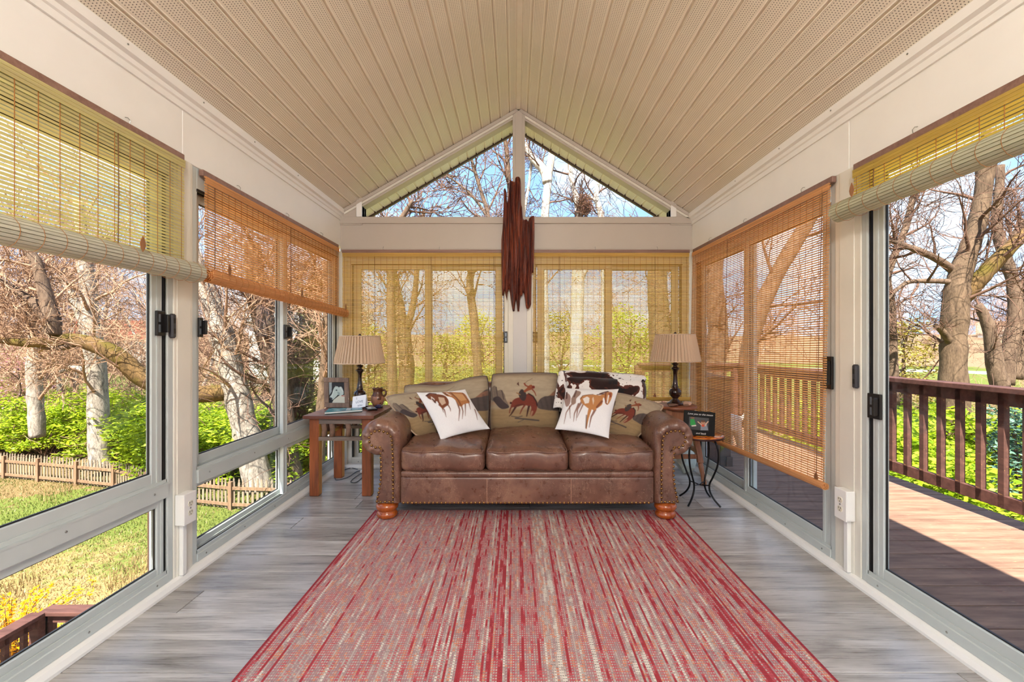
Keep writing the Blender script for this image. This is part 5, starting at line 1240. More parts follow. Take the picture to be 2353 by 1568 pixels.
def spawn(mbs, pts, rad, L, lvl, rg, prm, t0, bias=None):
    nch = prm['n'][min(lvl, len(prm['n'])-1)]; k = len(pts)-1
    for c in range(nch):
        t = t0+(1-t0)*((c+rg.random())/nch); f = t*k; i = min(k-1, int(f)); fr_ = f-i; pos = pts[i].lerp(pts[i+1], fr_); rr = rad[i]+(rad[i+1]-rad[i])*fr_
        ax_ = (pts[i+1]-pts[i]).normalized(); sd_ = ax_.orthogonal().normalized(); sd_.rotate(Matrix.Rotation(rg.uniform(0, 6.283), 3, ax_)); an = rg.uniform(.5, 1.15)
        nd = (ax_*math.cos(an)+sd_*math.sin(an)).normalized()
        if bias: nd = (nd+bias).normalized()
        grow(mbs, pos, nd, max(prm['rmin'], min(rr*.58, L*(.022 if lvl == 0 else .013))), L*rg.uniform(.5, .85)*prm.get('ls', 1), lvl+1, rg, prm)
PRM = dict(lv=4, n=[7,5,4,4], wob=.13, up=.05, rmin=.007)
def tree(label, paths, mat, twig, seed, prm=None, name='bare_tree', L=None, cat='tree', group='bare trees around the house'):
    """paths: list of (points, radii, children, child length) in world space; the first one is the trunk"""
    prm = dict(PRM, **(prm or {})); rg = random.Random(seed); base = Vector(paths[0][0][0]); root = thing(name, base, label, cat, group)
    tw = [MB(), MB()]
    for j, (pts, rad, nc, cl) in enumerate(paths):
        pts = [Vector(p) for p in pts]; pp = smooth_path(pts, 4); rr = np.interp(np.linspace(0,1,len(pp)), np.linspace(0,1,len(rad)), rad)
        rr = [q*(1+rg.uniform(-.07,.07)) for q in rr]
        m = MB(); m.tube(pp, rr, 14); m.build('trunk' if j == 0 else 'limb', mat if not isinstance(mat, list) else mat[min(j, len(mat)-1)], root, smooth=True)
        pr = dict(prm); pr['n'] = [nc]+list(prm['n'][1:]); spawn(tw, pp, rr, cl, 0, rg, pr, .25)
    if tw[0].v: tw[0].build('branches', twig, root, smooth=True)
    if tw[1].v: tw[1].build('twigs', twig, root)['kind'] = 'stuff'
    return root
def leaves(mb, c, size, n, rg, ls, shell=.35, flat=1.0):
    for _ in range(n):
        d = Vector((rg.gauss(0,1), rg.gauss(0,1), rg.gauss(0,1))).normalized(); q = shell+(1-shell)*rg.random()**.5
        p = Vector((c[0]+d.x*size[0]*q, c[1]+d.y*size[1]*q, c[2]+d.z*size[2]*q)); s = ls*rg.uniform(.6, 1.25)
        u = Vector((rg.gauss(0,1), rg.gauss(0,1), rg.gauss(0,.5)*flat)).normalized(); v = u.cross(Vector((rg.gauss(0,.6), rg.gauss(0,.6), 1))).normalized()
        b = len(mb.v); mb.v += [tuple(p-u*s), tuple(p+v*s*.42+u*s*.1), tuple(p+u*s), tuple(p-v*s*.42+u*s*.1)]; mb.f.append((b,b+1,b+2,b+3)); mb.mi.append(0)
px = lambda seq, Y: [P(a, b, Y if not isinstance(Y, (list,tuple)) else Y[i]) for i, (a, b) in enumerate(seq)]
# --- left yard
tree('pale leaning trunk close behind the fence with a long mossy limb', [
    (px([(596,1128),(588,1085),(563,985),(538,880),(518,800),(490,710),(462,640),(430,560),(395,470),(360,380)], 14.6), [.46,.43,.40,.36,.36,.32,.30,.26,.2,.14], 9, 3.0),
    (px([(530,900),(440,905),(330,868),(285,830),(235,800),(170,780),(110,785),(50,788),(-40,775)], [14.6,14.2,13.8,13.6,13.4,13.2,13.0,12.8,12.6]), [.26,.27,.29,.26,.23,.18,.15,.12,.07], 7, 2.0),
    (px([(120,770),(118,735),(108,690),(95,640),(82,600),(60,570),(30,545)], 13.0), [.20,.21,.17,.14,.13,.10,.06], 7, 2.0),
    (px([(112,735),(75,695),(40,668),(-10,640)], 13.0), [.15,.13,.10,.07], 6, 1.8),
    (px([(170,790),(140,800),(90,795),(70,760),(52,715),(20,690)], 13.1), [.09,.08,.07,.07,.06,.04], 8, 1.6)], [BK['pale'], BK['mossy'], BK['brown'], BK['brown'], BK['brown']], BK['twig'], 1)
tree('tall pale trunk wrapped in vines in the nearest left window', [
    (px([(232,1075),(230,1030),(226,960),(224,880),(216,800),(208,720),(200,640),(190,560),(180,460)], 17.6), [.44,.36,.34,.32,.31,.29,.25,.21,.16], 12, 3.2),
    (px([(204,770),(185,720),(165,680),(140,630)], 17.6), [.20,.17,.13,.08], 6, 2.2), (px([(205,860),(170,845),(140,855)], 17.4), [.12,.10,.07], 4, 1.4)], BK['pale'], BK['twig'], 2)
tree('short pale trunk far left beyond the picket fence', [(px([(86,1005),(84,960),(80,900),(78,840),(76,780),(70,700),(60,600)], 18.5), [.26,.27,.26,.25,.14,.1,.06], 16, 3.4)], BK['pale'], BK['twig'], 3)
tree('dark vine-covered twin trunk left of the window stile', [(px([(672,1115),(662,1050),(652,960),(642,880),(622,800),(602,720),(590,660),(580,560)], 15.4), [.42,.36,.32,.30,.34,.36,.34,.24], 14, 3.0)], BK['brown'], BK['twig_dark'], 4)
t5 = tree('ivy-clad pair of trunks in the far left window', [(px([(668,1100),(670,1020),(664,900),(655,780),(648,660),(640,560)], 16.5), [.34,.30,.27,.24,.22,.16], 10, 3.0),
    (px([(700,1090),(702,1000),(692,880),(700,800),(718,720),(728,620)], 17), [.55,.46,.42,.40,.30,.22], 10, 3.0)], BK['tan'], BK['twig_dark'], 5, name='ivy_tree')
rg = random.Random(5); m = MB()
for _ in range(34): a = P(rg.uniform(680,745), rg.uniform(640,1010), 16.6); leaves(m, a, (.5,.4,.6), 60, rg, .075)
MAT['ivy'] = leaf_mat('ivy_leaf', S(70,74,34), S(150,146,86), .3); m.build('ivy_leaves', MAT['ivy'], t5)['kind'] = 'stuff'
tree('thin curved pale trunk beside the corner of the far left window', [(px([(728,1070),(735,1000),(742,900),(748,820),(752,720),(748,600)], 13), [.20,.18,.14,.13,.12,.08], 10, 2.4)], BK['tan'], BK['twig'], 6)
# --- behind the gable and the golden blinds
tree('broad pale forked trunk behind the left golden blind', [(px([(925,1010),(922,930),(935,860),(930,790),(918,720),(905,650),(893,590),(885,500)], 13.5), [.26,.24,.24,.21,.18,.16,.15,.12], 9, 2.2), (px([(930,760),(945,720),(955,660),(960,590),(975,480)], 13.5), [.12,.10,.08,.07,.05], 6, 1.8)], BK['tan'], BK['twig_dark'], 7, dict(lv=3, n=[7,6,5], rmin=.006))
tree('slender dark-limbed tree across the left half of the gable', [(px([(1100,1000),(1098,860),(1090,740),(1080,640),(1110,560),(1122,500),(1105,440),(1090,390),(1070,320)], 10.5), [.12,.11,.10,.09,.07,.055,.045,.04,.02], 16, 1.7), (px([(1122,500),(1085,450),(1050,420),(1020,400)], 10.5), [.04,.03,.02,.012], 8, 1.0)], BK['brown'], BK['twig_dark'], 8, dict(lv=3, n=[6,5,4]))
tree('tall trunk just left of the gable post', [(px([(1176,1000),(1174,800),(1172,620),(1172,500),(1170,420),(1163,340),(1150,250)], 15), [.13,.12,.10,.09,.08,.07,.05], 9, 1.8)], BK['brown'], BK['twig_dark'], 9, dict(lv=3, n=[7,6,5], rmin=.006))
tree('white-barked main trunk forking right of the gable post', [(px([(1250,1010),(1250,800),(1248,640),(1250,560),(1252,500),(1258,430),(1266,370),(1272,330)], 14), [.20,.17,.15,.14,.13,.12,.11,.10], 7, 1.6),
    (px([(1258,420),(1248,390),(1222,362),(1205,330)], 14), [.15,.14,.11,.08], 5, 1.4), (px([(1222,362),(1216,420),(1208,470),(1202,520)], 14.2), [.05,.045,.04,.03], 6, 1.2)], BK['birch'], BK['twig_dark'], 10, dict(lv=3, n=[7,6,5], rmin=.006))
tree('pale trunk carrying the nest in the right gable pane', [(px([(1322,1010),(1325,800),(1328,640),(1330,540),(1329,480),(1320,440),(1312,405),(1308,370),(1300,320)], 14.5), [.24,.22,.20,.15,.11,.085,.08,.07,.05], 8, 1.6), (px([(1326,660),(1352,600),(1362,520)], 14.5), [.10,.08,.06], 5, 1.4)], BK['birch'], BK['twig_dark'], 11, dict(lv=3, n=[7,6,5], rmin=.006))
tree('crooked white-barked trunk furthest right in the gable', [(px([(1388,1010),(1392,800),(1390,640),(1386,540),(1380,490),(1370,455),(1374,425),(1380,400),(1386,360)], 15), [.17,.15,.13,.12,.10,.085,.07,.06,.04], 8, 1.6), (px([(1368,462),(1355,452),(1345,446)], 15), [.05,.035,.02], 4, .7)], BK['birch'], BK['twig_dark'], 12, dict(lv=3, n=[7,6,5], rmin=.006))
tree('tan tree behind the lamp and the right golden blind', [(px([(1520,1010),(1518,880),(1516,760),(1510,640),(1516,540),(1530,430)], 12), [.34,.32,.28,.26,.22,.15], 9, 2.0)], BK['tan'], BK['twig_dark'], 13, dict(lv=3, n=[7,6,5], rmin=.006))
tree('small tree at the left foot of the gable glass', [(px([(905,1000),(900,800),(898,640),(905,540),(930,490),(948,462)], 9.0), [.10,.09,.08,.07,.05,.035], 14, 1.3)], BK['brown'], BK['twig_dark'], 14, dict(lv=3, n=[6,5,4]))
# --- right, beyond the deck
tree('thick upright trunk beyond the deck railing in the right door', [(px([(2196,1010),(2194,940),(2190,860),(2192,780),(2196,700),(2204,640),(2224,580),(2244,520),(2258,450),(2266,380),(2272,300)], 11.5), [.34,.31,.28,.26,.28,.24,.21,.20,.18,.19,.14], 10, 2.2),
    (px([(2206,690),(2240,655),(2275,615),(2310,580),(2353,540),(2420,480)], [11.6,11.4,11.3,11.2,11.2,11.2]), [.19,.19,.17,.15,.13,.10], 9, 1.8),
    (px([(2194,625),(2160,600),(2120,580),(2080,565),(2040,552),(1980,540)], [11.6,11.45,11.4,11.4,11.4,11.4]), [.10,.09,.08,.07,.05,.03], 10, 1.7),
    (px([(2192,648),(2140,646),(2090,648),(2062,665),(2040,690)], 11.5), [.07,.06,.05,.04,.03], 9, 1.6), (px([(2192,806),(2172,770),(2150,748)], [11.5,11.35,11.2]), [.09,.08,.06], 3, .6)], [BK['tan'], BK['mossy'], BK['brown'], BK['brown'], BK['tan']], BK['twig_dark'], 20, dict(lv=3, n=[7,6,5], rmin=.006))
tree('multi-stemmed grey tree at the right edge beyond the railing', [(px([(2300,890),(2288,850),(2280,790),(2268,740),(2248,700)], 15), [.25,.23,.20,.17,.11], 6, 1.6), (px([(2310,885),(2318,810),(2332,740),(2330,660),(2310,590),(2290,520),(2296,440),(2300,380)], 15.4), [.24,.22,.20,.18,.17,.15,.13,.1], 10, 2.0), (px([(2330,870),(2345,800),(2352,720),(2360,640)], 15.6), [.22,.2,.18,.15], 7, 1.8), (px([(2302,600),(2330,545),(2353,505)], 15.4), [.14,.11,.08], 6, 1.6)], BK['brown'], BK['twig_dark'], 21, dict(lv=3, n=[7,6,5], rmin=.006))
tree('dark forked tree at the left edge of the right door glass', [(px([(2052,930),(2050,830),(2048,740),(2046,690),(2038,640),(2058,580),(2082,520),(2096,460),(2110,400)], 13), [.15,.14,.12,.11,.10,.09,.085,.07,.05], 12, 2.0)], BK['brown'], BK['twig_dark'], 22, dict(lv=3, n=[7,6,5], rmin=.006))
tree('leaning trunk behind the lowered orange blind', [(px([(1700,1000),(1715,880),(1730,760),(1780,640),(1850,520),(1900,430)], 9.5), [.20,.19,.18,.16,.14,.1], 7, 1.8)], BK['brown'], BK['twig_dark'], 23, dict(lv=3, n=[7,6,5], rmin=.006))
tree('shaded trunk seen through the orange blind near the lamp', [(px([(1640,1000),(1640,880),(1650,760),(1640,640),(1650,520)], 12), [.3,.28,.26,.22,.18], 8, 2.2)], BK['brown'], BK['twig_dark'], 24, dict(lv=3, n=[7,6,5], rmin=.006))

# nest
nst = MB(); rg = random.Random(4); nc = P(1342, 474, 14.4)
for _ in range(260):
    d = Vector((rg.gauss(0,1), rg.gauss(0,1), rg.gauss(0,1))).normalized(); a = nc+Vector((d.x*.24, d.y*.24, d.z*.34))*rg.uniform(.5,1); t_ = Vector((rg.gauss(0,1), rg.gauss(0,1), rg.gauss(0,1))).normalized(); nst.tube([a-t_*.16, a+d*.03, a+t_*.16], .008, 3, cap=False)
T(nst.build('bird_nest', simple('nest_twigs', S(112,72,52), .9, var=.3, scale=4)), 'bushy brown twig nest on the pale trunk in the right gable pane', 'nest')

# --- woods: variants copied
def wood_variant(seed, h_, mat, twig, prm, r0=.2):
    rg = random.Random(seed); pts = [Vector((0,0,-.5))]; q = Vector((0,0,-.5)); d = Vector((rg.gauss(0,.1), rg.gauss(0,.1), 1)).normalized()
    for i in range(7): d = (d+Vector((rg.gauss(0,.13), rg.gauss(0,.13), .12))).normalized(); q = q+d*(h_/7); pts.append(q.copy())
    rad = [r0*(1-.86*i/7) for i in range(8)]; root = empty('woodland_tree', (0,0,0)); m = MB(); pp = smooth_path(pts, 3); rr = list(np.interp(np.linspace(0,1,len(pp)), np.linspace(0,1,8), rad)); m.tube(pp, rr, 8); m.build('trunk', mat, root, smooth=True)
    tw = [MB(), MB()]; spawn(tw, pp, rr, h_*.38, 0, rg, prm, .16); tw[0].v += tw[1].v and [] ; a = MB(); 
    a.v = tw[0].v+tw[1].v; o_ = len(tw[0].v); a.f = tw[0].f+[tuple(i+o_ for i in f) for f in tw[1].f]; a.mi = [0]*len(a.f)
    a.build('branches', twig, root)['kind'] = 'stuff'; return root
pw = dict(PRM, n=[12,6,4,4], rmin=.011, up=.03, wob=.18)
variants = [wood_variant(100+i, hh, mt_, tw_, pw, rr0) for i, (hh, mt_, tw_, rr0) in enumerate(((11, BK['pale'], BK['twig'], .20), (13, BK['brown'], BK['twig'], .22), (9, BK['brown'], BK['twig'], .14), (15, BK['pale'], BK['twig'], .28), (7, BK['brown'], BK['twig'], .10)))]
ZONES = ((40, 'at the far left edge'), (150, 'by the short pale trunk'), (280, 'by the tall vine-wrapped trunk'), (440, 'near the left window post'), (520, 'left of the leaning trunk'), (600, 'behind the leaning trunk'),
    (690, 'by the vine-covered twin trunk'), (790, 'by the ivy-clad trunks'), (980, 'behind the left lamp'), (1160, 'left of the driftwood'), (1260, 'behind the centre post'), (1420, 'right of the driftwood'), (1600, 'behind the right lamp'),
    (1750, 'behind the orange blind'), (1920, 'near the right post'), (2120, 'left of the thick trunk'), (2260, 'by the thick trunk'), (1e9, 'at the far right'))
def scatter(protos, spots, seed, label, cat, group, zoff=0, s0=.8, s1=1.25):
    rg = random.Random(seed); 
    ds = sorted(math.hypot(x, y) for x, y in spots)
    for x, y in spots:
        pr = rg.choice(protos); o = copy_tree(pr); s = rg.uniform(s0, s1); o.location = (x, y, gz(x,y)+zoff); o.rotation_euler = (0,0,rg.uniform(0,6.28)); o.scale = (s*rg.uniform(.9,1.1), s*rg.uniform(.9,1.1), s); 
        pxl = x/y*F+CX; zone = next(ph for lim, ph in ZONES if pxl < lim); t = (s-s0)/(s1-s0); q = ds.index(math.hypot(x, y))/len(ds)
        T(o, '%s %s %s, %s' % ('small' if t < .33 else 'medium' if t < .66 else 'large', label, zone, 'in front' if q < .33 else 'midway back' if q < .66 else 'furthest back'), cat, group)
def fan(n, a0, a1, y0, y1, seed):
    rg = random.Random(seed); out = []
    for i in range(n):
        t = a0+(a1-a0)*((i+rg.random())/n); y = y0+(y1-y0)*rg.random()**.8; out.append((t*y, y))
    return out
scatter(variants, fan(32, -1.25, -.36, 22, 48, 1), 1, 'bare woodland tree', 'tree', 'woodland beyond the fence', s0=.5, s1=.95)
scatter(variants, fan(12, -.36, .40, 30, 60, 2), 2, 'distant bare tree', 'tree', 'far trees behind the sofa windows', s0=.45, s1=.7)
scatter(variants, fan(18, .40, 1.25, 48, 85, 3), 3, 'bare tree across the lawn', 'tree', 'far trees beyond the deck', s0=.45, s1=.75)
scatter(variants, fan(26, -1.25, 1.25, 80, 120, 9), 10, 'bare hillside tree', 'tree', 'distant hillside trees', s0=.5, s1=.75)
for v_ in variants:
    for ch in [o for o in bpy.data.objects if o.parent == v_]: bpy.data.objects.remove(ch)
    bpy.data.objects.remove(v_)
# brush: tangles of bare stems
def brush_variant(seed):
    rg = random.Random(seed); root = empty('bare_brush', (0,0,0)); tw = [MB(), MB()]; prm = dict(PRM, lv=3, n=[6,5,4], rmin=.008, up=-.01, wob=.26)
    for _ in range(11):
        a = rg.uniform(0,6.28); grow(tw, Vector((rg.gauss(0,.5), rg.gauss(0,.5), -.1)), Vector((math.cos(a)*.6, math.sin(a)*.6, 1)).normalized(), .03, rg.uniform(1.8,3.4), 1, rg, prm)
    tw[0].build('stems', BK['twig'], root, smooth=True); tw[1].build('twigs', BK['twig'], root)['kind'] = 'stuff'; return root
brushes = [brush_variant(200+i) for i in range(3)]
scatter(brushes, fan(22, -1.25, -.40, 19.5, 30, 4), 4, 'tangled bare brush', 'brush', 'bare brush behind the fence', s0=.8, s1=1.3)
scatter(brushes, fan(12, .7, 1.3, 16, 30, 5), 5, 'bare brush beyond the deck', 'brush', 'bare brush beyond the deck', s0=.6, s1=1.0)
for v_ in brushes:
    for ch in [o for o in bpy.data.objects if o.parent == v_]: bpy.data.objects.remove(ch)
    bpy.data.objects.remove(v_)
# leafing shrubs
MAT['spring'] = leaf_mat('fresh_spring_leaf', S(104,134,22), S(186,200,56), .5)
def shrub_variant(seed, mat, h_=2.2, n=2100, ls=.085, name='green_shrub'):
    rg = random.Random(seed); root = empty(name, (0,0,0)); tw = [MB(), MB()]; prm = dict(PRM, lv=2, n=[5,4], rmin=.007, up=0, wob=.2)
    for _ in range(8): a = rg.uniform(0,6.28); grow(tw, Vector((0,0,-.1)), Vector((math.cos(a)*.7, math.sin(a)*.7, 1)).normalized(), .025, h_*.8, 1, rg, prm)
    tw[0].v or 0; tw[0].build('stems', BK['twig_dark'], root); m = MB()
    for _ in range(26):
        a = rg.uniform(0,6.28); rr = rg.uniform(0,1)**.6*h_*.55; leaves(m, (math.cos(a)*rr, math.sin(a)*rr, h_*rg.uniform(.18,.92)), (.42,.42,.24), n//26, rg, ls, .1, .5)
    m.build('foliage', mat, root)['kind'] = 'stuff'; return root
shrubs = [shrub_variant(300+i, MAT['spring']) for i in range(4)]
scatter(shrubs, fan(32, -1.22, -.80, 18.0, 25, 6), 6, 'bright green shrub behind the fence', 'shrub', 'green shrubs behind the fence', s0=.95, s1=1.35)
scatter(shrubs, fan(24, -.76, -.33, 15.6, 21, 7), 7, 'green leafing shrub behind the fence', 'shrub', 'green shrubs past the leaning trunk', s0=.95, s1=1.3)
scatter(shrubs, fan(20, -.33, .42, 12, 26, 12), 12, 'green shrub in the yard', 'shrub', 'green shrubs behind the sofa windows', s0=.8, s1=1.4)
scatter(shrubs, [(x, y) for x, y in fan(22, .62, 1.25, 6.0, 13.5, 8)], 8, 'green shrub below the deck railing', 'shrub', 'green shrubs below the deck', zoff=.15, s0=.85, s1=1.15)
for v_ in shrubs:
    for ch in [o for o in bpy.data.objects if o.parent == v_]: bpy.data.objects.remove(ch)
    bpy.data.objects.remove(v_)
def leafy(name, label, cat, base, h_, spread, n, ls, mat, seed, clumps=22, trunkr=.06, low=.1):
    rg = random.Random(seed); root = thing(name, base, label, cat); tw = [MB(), MB()]; b = Vector(base); prm = dict(PRM, lv=3, n=[8,5,3], rmin=.006)
    pts = [b+Vector((rg.gauss(0,.04)*h_*i/5, rg.gauss(0,.04)*h_*i/5, h_*i/5-.1)) for i in range(6)]; rad = [trunkr*(1-.85*i/5) for i in range(6)]
    m = MB(); m.tube(pts, rad, 8); m.build('trunk', BK['brown'], root, smooth=True); spawn(tw, pts, rad, spread*1.2, 0, rg, prm, .15); tw[0].build('branches', BK['twig_dark'], root)
    m = MB()
    for _ in range(clumps):
        t = low+(1-low)*rg.random(); a = rg.uniform(0,6.28); rr = spread*(1.15-t)*rg.random()**.5; leaves(m, (b.x+math.cos(a)*rr, b.y+math.sin(a)*rr, b.z+h_*t), (spread*.28,spread*.28,spread*.13), n//clumps, rg, ls, .1, .4)
    m.build('foliage', mat, root)['kind'] = 'stuff'; return root
c_ = P(2075, 900, 17); leafy('cedar_tree', 'loose olive-green cedar left of the thick trunk past the railing', 'tree', (c_.x, c_.y, gz(c_.x,c_.y)), 5.0, 2.2, 5200, .07, leaf_mat('olive_needle', S(104,94,34), S(176,156,74), .3), 1, 46, .14, .3)
c_ = P(2335, 1060, 8.2); leafy('blue_spruce', 'small blue-green spruce below the right end of the railing', 'tree', (c_.x, c_.y, gz(c_.x,c_.y)), 3.0, 1.2, 5200, .05, leaf_mat('blue_needle', S(44,76,66), S(112,146,128), .2), 2, 60, .07, .08)
c_ = P(35, 860, 21); leafy('redbud_tree', 'pink-blossoming small tree at far left in the woods', 'tree', (c_.x, c_.y, gz(c_.x,c_.y)), 5.0, 2.6, 900, .06, leaf_mat('pink_blossom', S(176,98,134), S(216,150,180), .4), 3, 40, .09, .4)
c_ = P(1100, 800, 34); leafy('budding_tree', 'yellow-green budding tree behind the left golden blind', 'tree', (c_.x, c_.y, gz(c_.x,c_.y)), 7.0, 4.5, 5000, .12, leaf_mat('yellow_bud', S(150,160,50), S(206,206,96), .5), 4, 60, .15, .3)
c_ = P(850, 800, 26); leafy('budding_tree', 'yellow-green budding tree left behind the lamp and golden blind', 'tree', (c_.x, c_.y, gz(c_.x,c_.y)), 6.0, 3.6, 4200, .11, leaf_mat('pale_bud', S(128,132,52), S(176,172,90), .5), 14, 60, .15, .2)
c_ = P(1020, 800, 30); leafy('budding_tree', 'pale green budding tree between the left blind and the driftwood', 'tree', (c_.x, c_.y, gz(c_.x,c_.y)), 5.5, 3.4, 3600, .12, leaf_mat('mid_bud', S(120,130,52), S(168,168,86), .5), 16, 60, .15, .1)
c_ = P(1290, 800, 40); leafy('budding_tree', 'faint yellow-green budding tree just right of the centre post', 'tree', (c_.x, c_.y, gz(c_.x,c_.y)), 6.5, 5.0, 4200, .14, leaf_mat('faint_bud', S(128,132,62), S(170,164,96), .5), 15, 60, .15, .1)
c_ = P(1440, 800, 28); leafy('budding_tree', 'yellow-green budding tree behind the right golden blind', 'tree', (c_.x, c_.y, gz(c_.x,c_.y)), 6.5, 3.6, 4200, .11, leaf_mat('green_bud', S(130,156,40), S(190,206,84), .5), 5, 60, .15, .25)
# forsythia by the steps
fb = (-7.05, 6.35, gz(-7.05, 6.35)); rg = random.Random(8); fo_ = thing('forsythia_bush', fb, 'yellow flowering forsythia bush at lower left by the steps', 'shrub'); m1 = MB(); m2 = MB()
for _ in range(46):
    a = rg.uniform(0,6.28); h_ = rg.uniform(1.0,1.75); s_ = rg.uniform(.2,1.0); pts = [Vector(fb)+Vector((math.cos(a)*s_*t*t, math.sin(a)*s_*t*t, h_*(t-.28*t*t*t)*1.25)) for t in (0,.25,.5,.75,1)]; m1.tube(pts, [.012,.010,.008,.006,.004], 4)
    for q in smooth_path(pts[1:], 7):
        if rg.random() < .75: leaves(m2, q, (.05,.05,.05), 5, rg, .034, 0)
m1.build('stems', BK['twig_dark'], fo_); m2.build('blossoms', leaf_mat('forsythia_petal', S(224,168,10), S(255,214,40), .35), fo_)['kind'] = 'stuff'

# ------------------------------------------------------------------ picket fence
PALE = wood('weathered_picket', S(92,76,64), S(158,138,118), 2, 1.0, .85, objvar=.25); POSTM = wood('fence_post_wood', S(92,68,50), S(146,114,88), 2, 1.0, .85)
fpts = [(-22.9,18.0),(-21.1,17.6),(-19.3,17.2),(-17.6,16.8),(-15.8,16.4),(-14.1,16.0),(-12.3,15.2),(-10.5,14.5),(-8.75,14.0),(-6.9,13.8),(-5.0,13.7)]
fence = thing('picket_fence', (fpts[5][0], fpts[5][1], gz(*fpts[5])), 'low weathered picket fence crossing the left yard', 'fence')
pk = MB(); pk.prism([(-.038,0),(.038,0),(.038,.78),(.020,.83),(.030,.85),(0,.93),(-.030,.85),(-.020,.83),(-.038,.78)], lambda a,b,d: (a,d,b), -.010, .010); PK = pk.mesh('picket', PALE)
po = MB(); po.box(-.06,.06,-.06,.06,-.3,.86); PO = po.mesh('post', POSTM)
for i, (x, y) in enumerate(fpts):
    link('post', PO, fence, (x, y, gz(x,y)), (0,0,math.atan2(*(reversed([fpts[min(i+1,10)][k]-fpts[max(i-1,0)][k] for k in (0,1)])))))
    if i < len(fpts)-1:
        a = Vector((x,y,gz(x,y))); b = Vector((*fpts[i+1], gz(*fpts[i+1]))); L = (b-a).length; ang = math.atan2(b.y-a.y, b.x-a.x); nrm = Vector((-(b-a).y, (b-a).x, 0)).normalized()
        for h_ in (.16, .66):
            m = MB(); m.obox(a+Vector((0,0,h_)), b+Vector((0,0,h_)), nrm*.02, Vector((0,0,.045))); m.build('rail', POSTM, fence)
        npk = int(L/.145)
        for k in range(npk):
            t = (k+.5)/npk; p = a.lerp(b, t)+nrm*.035; p.z += .04+.012*math.sin(k*2.3+i); link('picket', PK, fence, p, (0, .02*math.sin(k*1.7), ang))

# ------------------------------------------------------------------ deck on the right
def deck_mat(name, c1, c2, c3):
    n = N(name); r = n.rnd(); v = n.coord('Object', (1.2, 9, 9)); va = n.n('ShaderNodeVectorMath', operation='ADD'); n.l(v, va.inputs[0]); n.l(n.comb(n.math('MULTIPLY', r, 31.0), n.math('MULTIPLY', r, 11.0), 0), va.inputs[1])
    f = n.noise(va.outputs[0], 2.2, 5, .65); c = n.ramp(f, [(.35, c1), (.65, c2)]); pv = n.noise(n.coord('Object', (6, 30, 30)), 1.6, 4, .7)
    c = n.mix(n.math('MULTIPLY', n.math('GREATER_THAN', pv, .66), .75), c, c3); n.base(c, .75, spec=.25); n.bump(f, .3, .004); return n.m
DM = deck_mat('brown_deck_paint', S(104,78,66), S(138,108,92), S(166,132,102)); RM = deck_mat('brown_rail_paint', S(66,40,36), S(92,60,54), S(112,80,70)); BM_ = deck_mat('peeling_baluster_paint', S(62,40,36), S(88,58,52), S(176,128,80))
DZ = -.03
deck = thing('deck', (2.5, 2.5, DZ), 'brown painted wooden deck outside the glass doors', 'deck')
bd = MB(); bd.box(-.80,.80,-.0805,.0805,-.035,0); BD = bd.mesh('deck_board', DM)
for k in range(56): o = link('deck_board', BD, deck, (2.56, -2.4+.168*k, DZ)); 
m = MB()
for x in (1.85, 2.55, 3.28): m.box(x-.02,x+.02,-2.5,6.9,-.22,DZ-.036)
m.build('joists', RM, deck)
for x, y in ((3.26,-1.5),(3.26,2.2),(3.26,5.9)): m = MB(); m.box(x-.07,x+.07,y-.07,y+.07,gz(x,y)-.3,-.22); m.build('support_post', RM, deck)
RXR = 3.20; rail = thing('deck_railing', (RXR, 2.5, DZ), 'brown wooden railing along the outer edge of the deck', 'railing')
def rail_run(parent, a, b, z0, hgt, endposts=True, step=.146, n0=0):
    a, b = Vector(a), Vector(b); d = (b-a).normalized(); nrm = Vector((-d.y, d.x, 0)); up = Vector((0,0,1)); L = (b-a).length
    m = MB(); m.obox(a+up*(z0+hgt-.018), b+up*(z0+hgt-.018), nrm*.068, up*.018); m.build('cap_rail', RM, parent, bevel=.004)
    for z_, h_ in ((hgt-.080, .042), (.145, .042)):
        m = MB(); m.obox(a+up*(z0+z_), b+up*(z0+z_), nrm*.019, up*h_); m.build('rail', RM, parent, bevel=.003)
    me = MB(); me.box(-.019,.019,-.019,.019,.108,hgt-.045); me = me.mesh('baluster', BM_); k = int(L/step)
    for i in range(1, k+1):
        p = a+d*(i*step-step/2); link('baluster', me, parent, (p.x+nrm.x*.0, p.y, z0), (0,0,math.atan2(d.y,d.x)))
    if endposts:
        for p in (a, b): m = MB(); m.box(p.x-.044,p.x+.044,p.y-.044,p.y+.044,z0,z0+hgt-.036); m.build('post', RM, parent, bevel=.004)
rail_run(rail, (RXR,-2.2,0), (RXR,6.5,0), DZ, .897)
erail = thing('deck_end_railing', (2.4, 6.5, DZ), 'brown wooden railing closing the far end of the deck', 'railing'); rail_run(erail, (1.75,6.5,0), (RXR-.06,6.5,0), DZ, .897)
# plank box by the corner of the room
bx = thing('plank_box', (1.93, 4.55, DZ), 'dark brown box of upright planks on the deck at the room corner', 'planter')
BX = deck_mat('dark_plank_paint', S(66,48,44), S(98,74,66), S(120,90,76))
for i in range(3): m = MB(); x = 1.765+i*.105; m.box(x, x+.101, 4.38, 4.402, DZ, .80); m.build('plank', BX, bx, bevel=.003)
for i in range(5): m = MB(); y = 4.404+i*.105; m.box(2.058, 2.080, y, y+.101, DZ, .80); m.build('plank', BX, bx, bevel=.003)
m = MB(); m.box(1.755,2.10,4.36,4.94,.80,.83); m.build('lid', BX, bx, bevel=.004)
m = MB(); m.box(2.03,2.085,4.365,4.40,DZ,.06); m.build('foot_block', BX, bx)
m = MB()
for k in range(5): a = k*1.257; m.tube([(1.90,4.372,.26),(1.90+.028*math.cos(a),4.368,.26+.04*math.sin(a))], [.006,.013], 6)
